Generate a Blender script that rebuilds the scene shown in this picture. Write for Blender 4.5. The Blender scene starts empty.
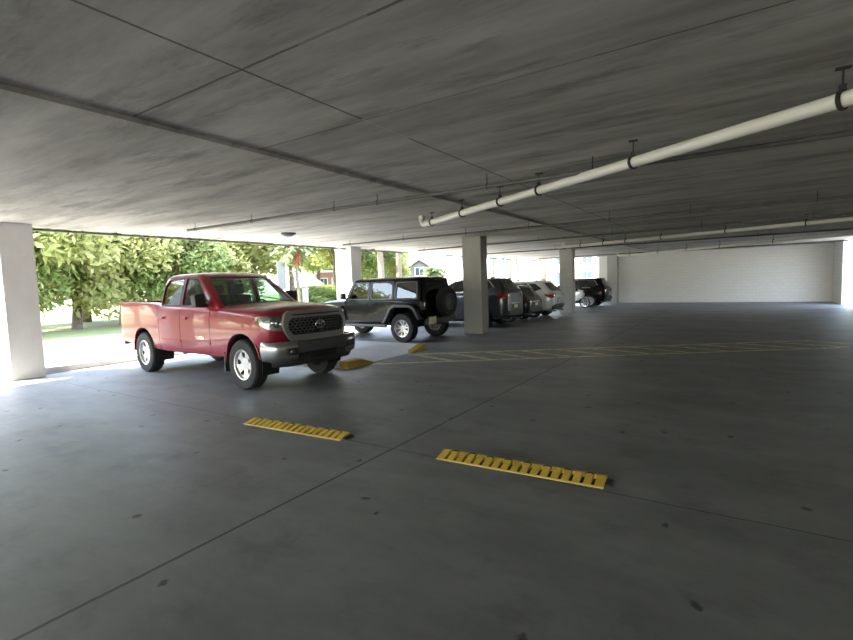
import bpy, bmesh, math, random
import numpy as np
from mathutils import Vector, Matrix
from mathutils.bvhtree import BVHTree
PI = math.pi
random.seed(7)
S = bpy.context.scene
COL = S.collection
# ------------------------------------------------------------------ camera
PITCH, ROLL, YAW, CAMH, FPX = 0.0755285, -0.031995, 0.5794741, 1.8, 478.0
def cam_matrix():
    f = Vector((-math.sin(YAW)*math.cos(PITCH), math.cos(YAW)*math.cos(PITCH), -math.sin(PITCH)))
    r = Vector((math.cos(YAW), math.sin(YAW), 0)); u = r.cross(f)
    c, s = math.cos(ROLL), math.sin(ROLL)
    r2 = r*c+u*s; u2 = u*c-r*s
    m = Matrix((r2, u2, -f)).transposed().to_4x4(); m.translation = Vector((0, 0, CAMH)); return m
cd = bpy.data.cameras.new('camera'); cam = bpy.data.objects.new('camera', cd); COL.objects.link(cam)
cd.sensor_fit = 'HORIZONTAL'; cd.sensor_width = 36; cd.lens = FPX/853*36; cd.clip_end = 600; cd.clip_start = .05
cam.matrix_world = cam_matrix(); S.camera = cam
# ------------------------------------------------------------------ world, sun, exposure
S.view_settings.view_transform = 'Standard'; S.view_settings.look = 'None'; S.view_settings.gamma = 1
S.view_settings.use_curve_mapping = False
S.view_settings.exposure = 2.97
W = bpy.data.worlds.new('sky'); S.world = W; W.use_nodes = True
wn = W.node_tree.nodes; wl = W.node_tree.links
bg = wn['Background']; sky = wn.new('ShaderNodeTexSky'); sky.sky_type = 'NISHITA'; sky.sun_disc = False
sky.sun_elevation = math.radians(62); sky.sun_rotation = math.radians(215); sky.air_density = 1.2; sky.dust_density = 1.0
wl.new(sky.outputs[0], bg.inputs[0]); bg.inputs[1].default_value = 0.32
hs = wn.new('ShaderNodeHueSaturation'); hs.inputs['Saturation'].default_value = .75; wl.new(sky.outputs[0], hs.inputs['Color']); wl.new(hs.outputs[0], bg.inputs[0])
sd = bpy.data.lights.new('sun', 'SUN'); sun = bpy.data.objects.new('sun', sd); COL.objects.link(sun)
sd.energy = 5.5; sd.angle = .01; sd.color = (1, .95, .86)
sun.rotation_euler = Vector((-.34, -.36, .87)).to_track_quat('Z', 'Y').to_euler()
try:
    S.cycles.max_bounces = 10; S.cycles.diffuse_bounces = 6; S.cycles.use_denoising = True; S.cycles.sample_clamp_indirect = 8
    S.cycles.transparent_max_bounces = 16
except Exception: pass

# ------------------------------------------------------------------ materials
def mat(name, color, rough=.6, metal=0, coat=0, **k):
    m = bpy.data.materials.new(name); m.use_nodes = True
    p = m.node_tree.nodes['Principled BSDF']
    p.inputs['Base Color'].default_value = (*color, 1); p.inputs['Roughness'].default_value = rough
    p.inputs['Metallic'].default_value = metal; p.inputs['Coat Weight'].default_value = coat
    p.inputs['Coat Roughness'].default_value = .03
    for a, v in k.items(): p.inputs[a.replace('_', ' ')].default_value = v
    return m
def nodes(m): return m.node_tree.nodes, m.node_tree.links, m.node_tree.nodes['Principled BSDF']
def noise_color(m, c1, c2, scale=(1, 1, 1), detail=6, lo=.3, hi=.7, coords='Object', c3=None, sc3=(.3, .3, .3), bump=0, w3=.5):
    n, l, p = nodes(m)
    tc = n.new('ShaderNodeTexCoord'); mp = n.new('ShaderNodeMapping'); mp.inputs['Scale'].default_value = scale
    l.new(tc.outputs[coords], mp.inputs[0])
    t = n.new('ShaderNodeTexNoise'); t.inputs['Scale'].default_value = 1; t.inputs['Detail'].default_value = detail; t.inputs['Roughness'].default_value = .68
    l.new(mp.outputs[0], t.inputs[0])
    r = n.new('ShaderNodeValToRGB'); r.color_ramp.elements[0].position = lo; r.color_ramp.elements[1].position = hi
    r.color_ramp.elements[0].color = (*c1, 1); r.color_ramp.elements[1].color = (*c2, 1)
    l.new(t.outputs[0], r.inputs[0]); out = r.outputs[0]
    if c3:
        mp2 = n.new('ShaderNodeMapping'); mp2.inputs['Scale'].default_value = sc3; l.new(tc.outputs[coords], mp2.inputs[0])
        t2 = n.new('ShaderNodeTexNoise'); t2.inputs['Scale'].default_value = 1; t2.inputs['Detail'].default_value = 8; t2.inputs['Roughness'].default_value = .7
        l.new(mp2.outputs[0], t2.inputs[0])
        r2 = n.new('ShaderNodeValToRGB'); r2.color_ramp.elements[0].position = .52; r2.color_ramp.elements[1].position = .72
        r2.color_ramp.elements[0].color = (0, 0, 0, 1); r2.color_ramp.elements[1].color = (w3, w3, w3, 1)
        l.new(t2.outputs[0], r2.inputs[0])
        mx = n.new('ShaderNodeMix'); mx.data_type = 'RGBA'; l.new(r2.outputs[0], mx.inputs[0]); l.new(out, mx.inputs[6]); mx.inputs[7].default_value = (*c3, 1)
        out = mx.outputs[2]
    l.new(out, p.inputs['Base Color'])
    if bump:
        b = n.new('ShaderNodeBump'); b.inputs['Strength'].default_value = bump; b.inputs['Distance'].default_value = .02
        l.new(t.outputs[0], b.inputs['Height']); l.new(b.outputs[0], p.inputs['Normal'])
    return m
def joint_lines(m, lines, color, width):
    """dark joints in a slab: lines = (axis, value, from, to); wobbles slightly with noise"""
    n, l, p = nodes(m)
    src = p.inputs['Base Color'].links[0].from_socket
    tc = n.new('ShaderNodeTexCoord'); sp = n.new('ShaderNodeSeparateXYZ'); l.new(tc.outputs['Object'], sp.inputs[0])
    nz = n.new('ShaderNodeTexNoise'); nz.inputs['Scale'].default_value = 3.0; nz.inputs['Detail'].default_value = 5; l.new(tc.outputs['Object'], nz.inputs[0])
    def M(op, a, b=None):
        q = n.new('ShaderNodeMath'); q.operation = op
        for i, v in enumerate((a, b)):
            if v is None: continue
            if hasattr(v, 'links'): l.new(v, q.inputs[i])
            else: q.inputs[i].default_value = v
        return q.outputs[0]
    wob = M('MULTIPLY', M('SUBTRACT', nz.outputs[0], .5), .02)
    tot = None
    for ax, v, lo, hi, wd, st in lines:
        a = sp.outputs[ax]; o = sp.outputs[1-ax]
        d = M('ABSOLUTE', M('ADD', M('SUBTRACT', a, v), wob))
        k = M('LESS_THAN', d, wd)
        k = M('MULTIPLY', k, M('GREATER_THAN', o, lo)); k = M('MULTIPLY', k, M('LESS_THAN', o, hi)); k = M('MULTIPLY', k, st)
        tot = k if tot is None else M('MAXIMUM', tot, k)
    mx = n.new('ShaderNodeMix'); mx.data_type = 'RGBA'; l.new(tot, mx.inputs[0]); l.new(src, mx.inputs[6]); mx.inputs[7].default_value = (*color, 1)
    l.new(mx.outputs[2], p.inputs['Base Color'])
def glass(name, tint, rough=.02, refl=1.0):
    m = bpy.data.materials.new(name); m.use_nodes = True; n = m.node_tree.nodes; l = m.node_tree.links
    n.remove(n['Principled BSDF']); o = n['Material Output']
    t = n.new('ShaderNodeBsdfTransparent'); t.inputs[0].default_value = (*tint, 1)
    g = n.new('ShaderNodeBsdfGlossy'); g.inputs['Roughness'].default_value = rough; g.inputs[0].default_value = (refl, refl, refl, 1)
    f = n.new('ShaderNodeFresnel'); f.inputs[0].default_value = 1.5
    x = n.new('ShaderNodeMixShader'); ge = n.new('ShaderNodeNewGeometry'); iv = n.new('ShaderNodeMath'); iv.operation = 'SUBTRACT'; iv.inputs[0].default_value = 1; l.new(ge.outputs['Backfacing'], iv.inputs[1]); mu = n.new('ShaderNodeMath'); mu.operation = 'MULTIPLY'; l.new(f.outputs[0], mu.inputs[0]); l.new(iv.outputs[0], mu.inputs[1]); l.new(mu.outputs[0], x.inputs[0]); l.new(t.outputs[0], x.inputs[1]); l.new(g.outputs[0], x.inputs[2]); l.new(x.outputs[0], o.inputs[0])
    return m
M_ = {}
M_['floor'] = noise_color(mat('floor_concrete', (.25,)*3, .52), (.145, .147, .148), (.245, .247, .246), (.5, 1.1, 1), 10, .34, .66, c3=(.07, .07, .07), sc3=(1.6, 1.6, 1.6), bump=.06, w3=.5)
M_['ceil'] = noise_color(mat('ceiling_concrete', (.3,)*3, .85), (.30, .276, .25), (.56, .53, .495), (.30, 1.6, 1), 12, .35, .65, c3=(.13, .12, .11), sc3=(.55, 2.6, 1), bump=.3, w3=.85)
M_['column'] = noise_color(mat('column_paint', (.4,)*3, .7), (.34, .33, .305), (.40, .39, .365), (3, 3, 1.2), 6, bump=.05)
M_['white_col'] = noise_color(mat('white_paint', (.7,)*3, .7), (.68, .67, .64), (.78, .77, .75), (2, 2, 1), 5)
M_['block'] = mat('block_wall', (.5, .48, .45), .8)
M_['pvc'] = mat('pvc_pipe', (.72, .69, .62), .4)
M_['conduit'] = mat('grey_pipe', (.11, .108, .10), .55)
M_['iron'] = mat('black_iron', (.03, .028, .027), .6, .3)
M_['yellow'] = noise_color(mat('yellow_steel', (.6, .4, .03), .5), (.50, .32, .03), (.66, .45, .07), (9, 9, 9), 5, c3=(.25, .17, .05), sc3=(14, 14, 14), w3=.5)
M_['yellow_lip'] = mat('worn_yellow_edge', (.78, .60, .18), .5)
M_['curb_yellow'] = noise_color(mat('yellow_curb', (.5, .33, .03), .7), (.30, .19, .02), (.46, .30, .04), (5, 5, 5), 6, c3=(.2, .15, .06), sc3=(6, 6, 6))
M_['slot'] = mat('slot_dark', (.012, .01, .008), .8)
M_['pad'] = noise_color(mat('speckled_concrete', (.3,)*3, .6), (.38, .39, .41), (.60, .61, .63), (40, 40, 40), 3, c3=(.2, .2, .21), sc3=(2, 2, 2), w3=.4)
M_['red'] = mat('red_car_paint', (.215, .004, .016), .3, .12, .38, Specular_IOR_Level=.3)
M_['black_paint'] = mat('black_car_paint', (.005, .005, .006), .2, 0, .08, Specular_IOR_Level=.12)
M_['grey_paint'] = mat('dark_grey_car_paint', (.026, .030, .037), .3, .3, .6)
M_['char_paint'] = mat('charcoal_car_paint', (.02, .022, .025), .28, .3, 1)
M_['white_paint_car'] = mat('white_car_paint', (.72, .72, .73), .25, 0, 1)
M_['tire'] = mat('tire_rubber', (.018, .018, .019), .8)
M_['plastic'] = mat('black_plastic', (.02, .02, .021), .55)
M_['dgrey'] = mat('dark_grey_plastic', (.055, .057, .06), .5)
M_['gun'] = mat('grey_trim', (.22, .215, .205), .34, .6)
M_['chrome'] = mat('chrome', (.72, .72, .70), .14, 1)
M_['alloy'] = mat('alloy', (.62, .61, .60), .28, .85)
M_['dark'] = mat('dark_void', (.006, .006, .006), .9)
M_['brake'] = mat('brake_steel', (.12, .11, .10), .5, .8)
M_['seat'] = mat('seat_fabric', (.06, .06, .062), .8)
M_['glass'] = glass('clear_glass', (.62, .72, .68))
M_['tint'] = glass('tinted_glass', (.16, .17, .17))
M_['privacy'] = mat('privacy_glass', (.012, .014, .015), .03, 0, 0, IOR=1.52)
M_['lens'] = glass('lamp_lens', (.85, .87, .88))
M_['lamp_in'] = mat('lamp_reflector', (.28, .26, .22), .22, .9)
M_['red_lens'] = mat('red_lens', (.35, .012, .015), .12, 0, .6)
M_['amber'] = mat('amber_lens', (.55, .16, .02), .2)
M_['plate'] = noise_color(mat('license_plate', (.7, .6, .35), .45), (.62, .5, .2), (.78, .72, .55), (14, 14, 14), 2)
M_['mark'] = mat('worn_yellow_paint', (.74, .66, .38), .6)
M_['bark'] = noise_color(mat('bark', (.2, .14, .1), .9), (.09, .065, .045), (.19, .145, .11), (3, 3, 12), 5, bump=.4)
M_['asphalt'] = noise_color(mat('outside_paving', (.4,)*3, .9), (.24, .235, .22), (.32, .31, .29), (.5, .5, .5), 5)
M_['lawn'] = noise_color(mat('lawn', (.12, .2, .04), .95), (.13, .15, .045), (.21, .22, .08), (.8, .8, .8), 6)
M_['stucco'] = noise_color(mat('cream_stucco', (.75, .66, .55), .9), (.70, .6, .5), (.8, .72, .62), (.4, .4, .4), 4)
M_['white_wall'] = noise_color(mat('white_stucco', (.8,)*3, .9), (.76, .76, .76), (.84, .84, .83), (.5, .5, .5), 3)
M_['brick'] = mat('red_brick', (.35, .14, .09), .9)
M_['roofing'] = mat('grey_roofing', (.18, .17, .17), .9)
M_['pane'] = mat('window_pane', (.06, .08, .09), .06)
M_['rust'] = mat('rust_brown_bark', (.24, .085, .035), .9)
def leafmat(name, c1, c2):
    m = mat(name, c1, .6); noise_color(m, c1, c2, (.9, .9, .9), 3)
    n, l, p = nodes(m); tr = n.new('ShaderNodeBsdfTranslucent'); src = p.inputs['Base Color'].links[0].from_socket
    l.new(src, tr.inputs[0]); mx = n.new('ShaderNodeMixShader'); mx.inputs[0].default_value = .5
    l.new(p.outputs[0], mx.inputs[1]); l.new(tr.outputs[0], mx.inputs[2]); l.new(mx.outputs[0], n['Material Output'].inputs[0]); return m
M_['leaf'] = leafmat('leaf_yellow_green', (.22, .25, .06), (.46, .44, .18))
M_['leaf2'] = leafmat('leaf_mid_green', (.13, .19, .045), (.30, .34, .12))
M_['leaf3'] = leafmat('leaf_palm', (.05, .08, .025), (.12, .14, .05))
# masonry joints in the block wall and bricks
def brickify(m, c1, c2, mortar, sc, bw, bh, ms, axis_swap=True):
    n, l, p = nodes(m); tc = n.new('ShaderNodeTexCoord'); sp = n.new('ShaderNodeSeparateXYZ'); cb = n.new('ShaderNodeCombineXYZ')
    l.new(tc.outputs['Object'], sp.inputs[0])
    ad = n.new('ShaderNodeMath'); ad.operation = 'ADD'; l.new(sp.outputs[0], ad.inputs[0]); l.new(sp.outputs[1], ad.inputs[1])
    l.new(ad.outputs[0], cb.inputs[0]); l.new(sp.outputs[2], cb.inputs[1])
    b = n.new('ShaderNodeTexBrick'); l.new(cb.outputs[0], b.inputs[0])
    b.inputs['Color1'].default_value = (*c1, 1); b.inputs['Color2'].default_value = (*c2, 1); b.inputs['Mortar'].default_value = (*mortar, 1)
    b.inputs['Scale'].default_value = 1; b.inputs['Brick Width'].default_value = bw; b.inputs['Row Height'].default_value = bh; b.inputs['Mortar Size'].default_value = ms
    l.new(b.outputs[0], p.inputs['Base Color'])
brickify(M_['block'], (.74, .72, .69), (.71, .695, .67), (.63, .615, .595), 1, .4, .2, .008)
brickify(M_['brick'], (.36, .14, .09), (.28, .11, .08), (.4, .36, .32), 1, .22, .075, .01)

# ------------------------------------------------------------------ mesh helpers
def link(name, me, parent=None, m=None):
    o = bpy.data.objects.new(name, me); COL.objects.link(o)
    if m is not None: me.materials.append(M_[m] if isinstance(m, str) else m)
    if parent is not None: o.parent = parent
    return o
def tag(o, label=None, cat=None, group=None, kind=None):
    for k, v in (('label', label), ('category', cat), ('group', group), ('kind', kind)):
        if v: o[k] = v
    return o
def thing(name, label, cat, loc=(0, 0, 0), rz=0, group=None, kind=None):
    o = bpy.data.objects.new(name, None); COL.objects.link(o); o.location = loc; o.rotation_euler = (0, 0, rz); o.empty_display_size = .1
    return tag(o, label, cat, group, kind)
def smooth(me, ang=35):
    for p in me.polygons: p.use_smooth = True
    try: me.set_sharp_from_angle(angle=math.radians(ang))
    except Exception: pass
class MB:
    def __init__(s): s.v = []; s.f = []
    def add(s, vs, fs):
        b = len(s.v); s.v += [tuple(v) for v in vs]; s.f += [tuple(b+i for i in f) for f in fs]; return s
    def box(s, x0, x1, y0, y1, z0, z1):
        vs = [(x, y, z) for z in (z0, z1) for y in (y0, y1) for x in (x0, x1)]
        return s.add(vs, [(0, 2, 3, 1), (4, 5, 7, 6), (0, 1, 5, 4), (2, 6, 7, 3), (0, 4, 6, 2), (1, 3, 7, 5)])
    def prism(s, poly, ax, a, b):
        """poly of 2D points extruded on axis ax from a to b (poly on the other two axes in order)"""
        n = len(poly)
        def P(p, w): 
            q = list(p); q.insert(ax, w); return q
        vs = [P(p, a) for p in poly]+[P(p, b) for p in poly]
        fs = [tuple(range(n))[::-1], tuple(range(n, 2*n))]+[(i, (i+1) % n, n+(i+1) % n, n+i) for i in range(n)]
        return s.add(vs, fs)
    def tube(s, pts, r, n=10, caps=True):
        pts = [Vector(p) for p in pts]; rs = r if isinstance(r, (list, tuple)) else [r]*len(pts)
        rings = []; up = None
        for i, p in enumerate(pts):
            d = (pts[min(i+1, len(pts)-1)]-pts[max(i-1, 0)]).normalized()
            if up is None:
                up = Vector((0, 0, 1)) if abs(d.z) < .9 else Vector((1, 0, 0))
            a = d.cross(up)
            if a.length < 1e-4: a = d.orthogonal()
            a.normalize(); b = a.cross(d).normalized(); up = b
            rings.append([p+(a*math.cos(2*PI*k/n)+b*math.sin(2*PI*k/n))*rs[i] for k in range(n)])
        vs = [v for r_ in rings for v in r_]
        fs = [(i*n+k, i*n+(k+1) % n, (i+1)*n+(k+1) % n, (i+1)*n+k) for i in range(len(pts)-1) for k in range(n)]
        if caps: fs += [tuple(range(n))[::-1], tuple(range(len(vs)-n, len(vs)))]
        return s.add(vs, fs)
    def lathe(s, prof, n=24, ax=1, c=(0, 0, 0), closed=True):
        """prof: (r, h) revolved about axis ax through c"""
        vs = []; m = len(prof)
        o = [(1, 2), (2, 0), (0, 1)][ax]
        for k in range(n):
            a = 2*PI*k/n
            for r, h in prof:
                q = [0, 0, 0]; q[ax] = h; q[o[0]] = r*math.cos(a); q[o[1]] = r*math.sin(a)
                vs.append((q[0]+c[0], q[1]+c[1], q[2]+c[2]))
        fs = []
        for k in range(n):
            for j in range(m if closed else m-1):
                fs.append((k*m+j, k*m+(j+1) % m, ((k+1) % n)*m+(j+1) % m, ((k+1) % n)*m+j))
        if not closed:
            for j in (0, m-1):
                if prof[j][0] > 1e-6: fs.append(tuple(k*m+j for k in range(n)))
        return s.add(vs, fs)
    def grid(s, rings, close_u=True, capa=True, capb=True):
        n = len(rings[0]); vs = [v for r in rings for v in r]
        fs = [(i*n+k, i*n+(k+1) % n, (i+1)*n+(k+1) % n, (i+1)*n+k) for i in range(len(rings)-1) for k in range(n if close_u else n-1)]
        if capa: fs.append(tuple(range(n))[::-1])
        if capb: fs.append(tuple(range(len(vs)-n, len(vs))))
        return s.add(vs, fs)
    def mesh(s, name, sm=True, ang=35, bevel=0):
        me = bpy.data.meshes.new(name); me.from_pydata([tuple(v) for v in s.v], [], s.f); me.update()
        bm = bmesh.new(); bm.from_mesh(me)
        bmesh.ops.remove_doubles(bm, verts=bm.verts, dist=1e-5)
        bmesh.ops.recalc_face_normals(bm, faces=bm.faces)
        if bevel:
            es = [e for e in bm.edges if len(e.link_faces) == 2 and e.calc_face_angle(0) > .5]
            bmesh.ops.bevel(bm, geom=es, offset=bevel, segments=2, affect='EDGES', profile=.6)
        bm.to_mesh(me); bm.free()
        if sm: smooth(me, ang)
        return me
    def build(s, name, m, parent=None, **k): return link(name, s.mesh(name, **k), parent, m)
def bake(o):
    bpy.context.view_layer.update()
    dg = bpy.context.evaluated_depsgraph_get(); me = bpy.data.meshes.new_from_object(o.evaluated_get(dg))
    old = o.data; o.modifiers.clear(); o.data = me; return o
def cut(o, mbs, solver='EXACT'):
    cs = []
    for mb in mbs:
        c = link('cutter', mb.mesh('cutter', sm=False), o.parent); cs.append(c)
        md = o.modifiers.new('b', 'BOOLEAN'); md.operation = 'DIFFERENCE'; md.object = c; md.solver = solver
    bake(o)
    for c in cs: bpy.data.objects.remove(c)
    return o
def bvh(o):
    me = o.data; return BVHTree.FromPolygons([v.co.copy() for v in me.vertices], [tuple(p.vertices) for p in me.polygons])
def fill2d(outer, holes=(), step=None):
    bm = bmesh.new(); es = []
    for lp in [outer]+list(holes):
        vs = [bm.verts.new((p[0], p[1], 0)) for p in lp]
        es += [bm.edges.new((vs[i], vs[(i+1) % len(vs)])) for i in range(len(vs))]
    if holes: bmesh.ops.triangle_fill(bm, use_beauty=True, use_dissolve=False, edges=es)
    else:
        bm.faces.new(bm.verts[:] if False else [v for v in bm.verts])
    if step:
        xs = [v.co.x for v in bm.verts]; ys = [v.co.y for v in bm.verts]
        for lo, hi, nrm in ((min(xs), max(xs), (1, 0, 0)), (min(ys), max(ys), (0, 1, 0))):
            n = int((hi-lo)/step)
            for k in range(1, n+1):
                t = lo+(hi-lo)*k/(n+1)
                bmesh.ops.bisect_plane(bm, geom=bm.verts[:]+bm.edges[:]+bm.faces[:], plane_co=(nrm[0]*t, nrm[1]*t, 0), plane_no=nrm)
    bm.verts.index_update()
    vs = [(v.co.x, v.co.y) for v in bm.verts]; fs = [tuple(v.index for v in f.verts) for f in bm.faces]
    # consistent winding
    out = []
    for f in fs:
        a = sum(vs[f[i]][0]*vs[f[(i+1) % len(f)]][1]-vs[f[(i+1) % len(f)]][0]*vs[f[i]][1] for i in range(len(f)))
        if abs(a) < 1e-12: continue
        out.append(f if a > 0 else f[::-1])
    bm.free(); return vs, out
def plate(mb, outer, fn, thick, holes=(), step=None):
    """closed slab over a 2D polygon; fn(u,v,w) gives the 3D point, w from 0 (back) to thick (front)"""
    vs, fs = fill2d(outer, holes, step); n = len(vs)
    V = [fn(u, v, 0) for u, v in vs]+[fn(u, v, thick) for u, v in vs]
    F = [f[::-1] for f in fs]+[tuple(i+n for i in f) for f in fs]
    cnt = {}
    for f in fs:
        for i in range(len(f)):
            e = (f[i], f[(i+1) % len(f)]); cnt[e] = 1
    for a, b in list(cnt):
        if (b, a) not in cnt: F.append((a, b, b+n, a+n))
    return mb.add(V, F)
def rpoly(poly, r, n=4):
    """round the corners of a polygon"""
    out = []
    N = len(poly)
    for i in range(N):
        p = Vector(poly[i]); a = Vector(poly[i-1])-p; b = Vector(poly[(i+1) % N])-p
        k = min(r, a.length*.45, b.length*.45); a = p+a.normalized()*k; b = p+b.normalized()*k
        for j in range(n+1):
            t = j/n; out.append(tuple((1-t)**2*a+2*t*(1-t)*p+t*t*b))
    return out
def caster(tree, kind, sgn=1, diag=None):
    """mapping for plates laid on a body: side (u=x,v=z), front/rear (u=y,v=z), top (u=x,v=y)"""
    def fn(u, v, w, off=0.0):
        if kind == 'side': o, d = Vector((u, 3*sgn, v)), Vector((0, -sgn, 0))
        elif kind == 'end': o, d = Vector((8*sgn, u, v)), Vector((-sgn, 0, 0))
        elif kind == 'top': o, d = Vector((u, v, 5)), Vector((0, 0, -1))
        else:
            dd = Vector((diag[0], diag[1], 0)).normalized(); t = Vector((-dd.y, dd.x, 0)); o, d = t*u+dd*8+Vector((0, 0, v)), -dd
        h = tree.ray_cast(o, d)
        if h[0] is None:
            h2 = tree.find_nearest(o+d*(3-(1.0 if kind == 'side' else .5) if kind == 'side' else 4))
            p = h2[0]
        else: p = h[0]
        return p-d*w
    return fn
def on(fn, base): return lambda u, v, w: fn(u, v, w+base)
def strip(a, b, wd):
    a, b = Vector(a), Vector(b); d = (b-a).normalized(); n = Vector((-d.y, d.x))*wd/2
    return [tuple(a-n), tuple(b-n), tuple(b+n), tuple(a+n)]
def tri(poly): return [tuple(p) for p in poly]

# ------------------------------------------------------------------ setting
CZ = 3.38            # underside of the slab beyond the step
XL, XR, YN, YF = -13.4, 4.6, -15.0, 36.5  # near end YN has no wall: unseen entrance added to let daylight in
XS = -4.72           # ceiling step
def struct(name, mb, m, label, cat, kind='structure', **k):
    o = mb.build(name, m, **k); return tag(o, label, cat, None, kind)
fl = MB().box(XL-.25, XR, YN, YF, -.25, 0)
joint_lines(M_['floor'], [(0, -3.17, -15, 40, .014, .9), (1, 4.08, -20, 10, .007, .85), (1, 14.8, -20, 10, .006, .6), (1, 25.6, -20, 10, .006, .5), (0, -7.3, 4.2, 40, .005, .35)], (.03, .03, .03), .01)
def spots(m):
    n, l, p = nodes(m); src = p.inputs['Base Color'].links[0].from_socket
    tc = n.new('ShaderNodeTexCoord'); nz = n.new('ShaderNodeTexNoise'); nz.inputs['Scale'].default_value = 9; l.new(tc.outputs['Object'], nz.inputs[0])
    ad = n.new('ShaderNodeMix'); ad.data_type = 'RGBA'; ad.blend_type = 'ADD'; ad.inputs[0].default_value = .12; l.new(tc.outputs['Object'], ad.inputs[6]); l.new(nz.outputs[1], ad.inputs[7])
    v = n.new('ShaderNodeTexVoronoi'); v.voronoi_dimensions = '2D'; v.inputs['Scale'].default_value = .85; l.new(ad.outputs[2], v.inputs['Vector'])
    r = n.new('ShaderNodeValToRGB'); r.color_ramp.elements[0].position = .018; r.color_ramp.elements[1].position = .035
    r.color_ramp.elements[0].color = (.85, .85, .85, 1); r.color_ramp.elements[1].color = (0, 0, 0, 1); l.new(v.outputs['Distance'], r.inputs[0])
    mx = n.new('ShaderNodeMix'); mx.data_type = 'RGBA'; l.new(r.outputs[0], mx.inputs[0]); l.new(src, mx.inputs[6]); mx.inputs[7].default_value = (.02, .02, .02, 1); l.new(mx.outputs[2], p.inputs['Base Color'])
spots(M_['floor'])
struct('floor', fl, 'floor', 'stained grey concrete garage floor with straight saw-cut joints', 'floor', sm=False)
up = .045
joint_lines(M_['ceil'], [(0, -3.11, -15, 40, .012, .85), (1, 2.355, -4.7, 10, .011, .75), (1, 3.75, -4.7, 10, .010, .7), (1, 9.2, -20, 10, .009, .55), (1, 20.2, -20, 10, .009, .5), (0, -8.9, -7, 40, .008, .45)], (.06, .056, .052), .01)
joint_lines(M_['ceil'], [(0, -3.11, 3.72, 4.5, .012, .7), (1, 3.75, -2.9, -.9, .007, .35), (1, 2.355, -2.5, -1.9, .007, .4)], (.55, .54, .51), .01)
cm = MB().box(XL-.15, XS, YN, YF+.2, CZ, CZ+.4).box(XS, XR+.2, YN, YF+.2, CZ+up, CZ+.4)
struct('ceiling', cm, 'ceil', 'bare concrete slab ceiling with dark stains, board marks and a small step', 'ceiling', sm=False)
struct('wall_far', MB().box(-8.6, XR+.2, YF, YF+.2, -.2, CZ+up), 'block', 'pale painted block wall closing the far end of the garage', 'wall', sm=False)
struct('wall_right', MB().box(XR, XR+.2, YN, 30.2, -.2, CZ+up).box(XR, XR+.2, 33.4, YF, -.2, CZ+up), 'block', 'shaded block wall along the far side of the drive aisle', 'wall', sm=False)  # gap between the boxes is an added opening, daylight for the far wall
struct('trim_1', MB().box(XL-.25, XL, YN, YF, 0, .14), 'white_col', 'low pale kerb along the open side of the garage', 'kerb', sm=False)
def column(x0, x1, y0, y1, m, label, top=CZ):
    o = struct('column', MB().box(x0, x1, y0, y1, 0, top), m, label, 'column', sm=False, bevel=.012); return o
column(-8.14, -7.42, 14.86, 15.36, 'column', 'square grey concrete column nearest the black boxy off-roader')
column(-8.10, -7.40, 25.6, 26.1, 'column', 'grey concrete column between the white crossover and the motorcycle')
column(-7.92, -7.25, 35.95, 36.5, 'column', 'farthest grey concrete column against the pale block wall')
column(-13.85, -13.0, 14.5, 15.12, 'white_col', 'sunlit white column on the open edge behind the off-roader hood')
column(-13.85, -13.0, 3.6, 4.2, 'white_col', 'white edge column behind the bed of the red pickup')
column(-13.85, -13.0, 25.3, 25.9, 'white_col', 'white edge column behind the dark grey sport utility')
column(-13.85, -13.0, 35.9, 36.5, 'white_col', 'white edge column in the far corner of the open side')
# outside ground
struct('ground', MB().box(-16.5, XL-.25, -60, 160, -.3, -.03).box(XL-.25, 60, -60, YN, -.3, -.03).box(XR, 60, YN, 80, -.3, -.03), 'asphalt', 'bright sunlit paving outside the open side', 'ground', sm=False)
struct('lawn', MB().box(-120, -16.5, -60, 260, -.3, -.02), 'lawn', 'lawn beyond the paving under the trees', 'lawn', sm=False)

# ------------------------------------------------------------------ painted access path (worn paint on the floor)
def worn(m):
    n, l, p = nodes(m); o = n['Material Output']
    tc = n.new('ShaderNodeTexCoord'); t = n.new('ShaderNodeTexNoise'); t.inputs['Scale'].default_value = 4.5; t.inputs['Detail'].default_value = 8; t.inputs['Roughness'].default_value = .7
    l.new(tc.outputs['Object'], t.inputs[0]); r = n.new('ShaderNodeValToRGB'); r.color_ramp.elements[0].position = .30; r.color_ramp.elements[1].position = .62
    r.color_ramp.elements[0].color = (.4, .4, .4, 1); r.color_ramp.elements[1].color = (1, 1, 1, 1); l.new(t.outputs[0], r.inputs[0])
    tr = n.new('ShaderNodeBsdfTransparent'); mx = n.new('ShaderNodeMixShader'); l.new(r.outputs[0], mx.inputs[0]); l.new(tr.outputs[0], mx.inputs[1]); l.new(p.outputs[0], mx.inputs[2]); l.new(mx.outputs[0], o.inputs[0])
worn(M_['mark'])
hm = MB()
def stripe(a, b, w=.13):
    q = strip(a, b, w); hm.prism(q, 2, .0006, .0022)
A0, A1 = Vector((-7.03, 8.42)), Vector((-1.39, 12.27)); dA = (A1-A0).normalized()
B0 = Vector((-7.11, 9.95)); nA = Vector((-dA.y, dA.x))
stripe(A0, A0+dA*11.0); stripe(B0, B0+dA*10.6)
for k in range(12):
    p = B0+dA*(.1+.93*k); d = Vector((1.62, -.55)).normalized()
    t = (A0-p).dot(nA)/d.dot(nA); stripe(p, p+d*t, .12)
struct('floor_marking', hm, 'mark', 'worn yellow painted hatching of the access path on the garage floor', 'floor marking', sm=False)

# ------------------------------------------------------------------ raised walkway with kerb ramp
pm = MB()
PZ = .15
xf = -7.16
y0, ya, yb, y1 = 7.72, 8.62, 10.15, 10.92
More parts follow.
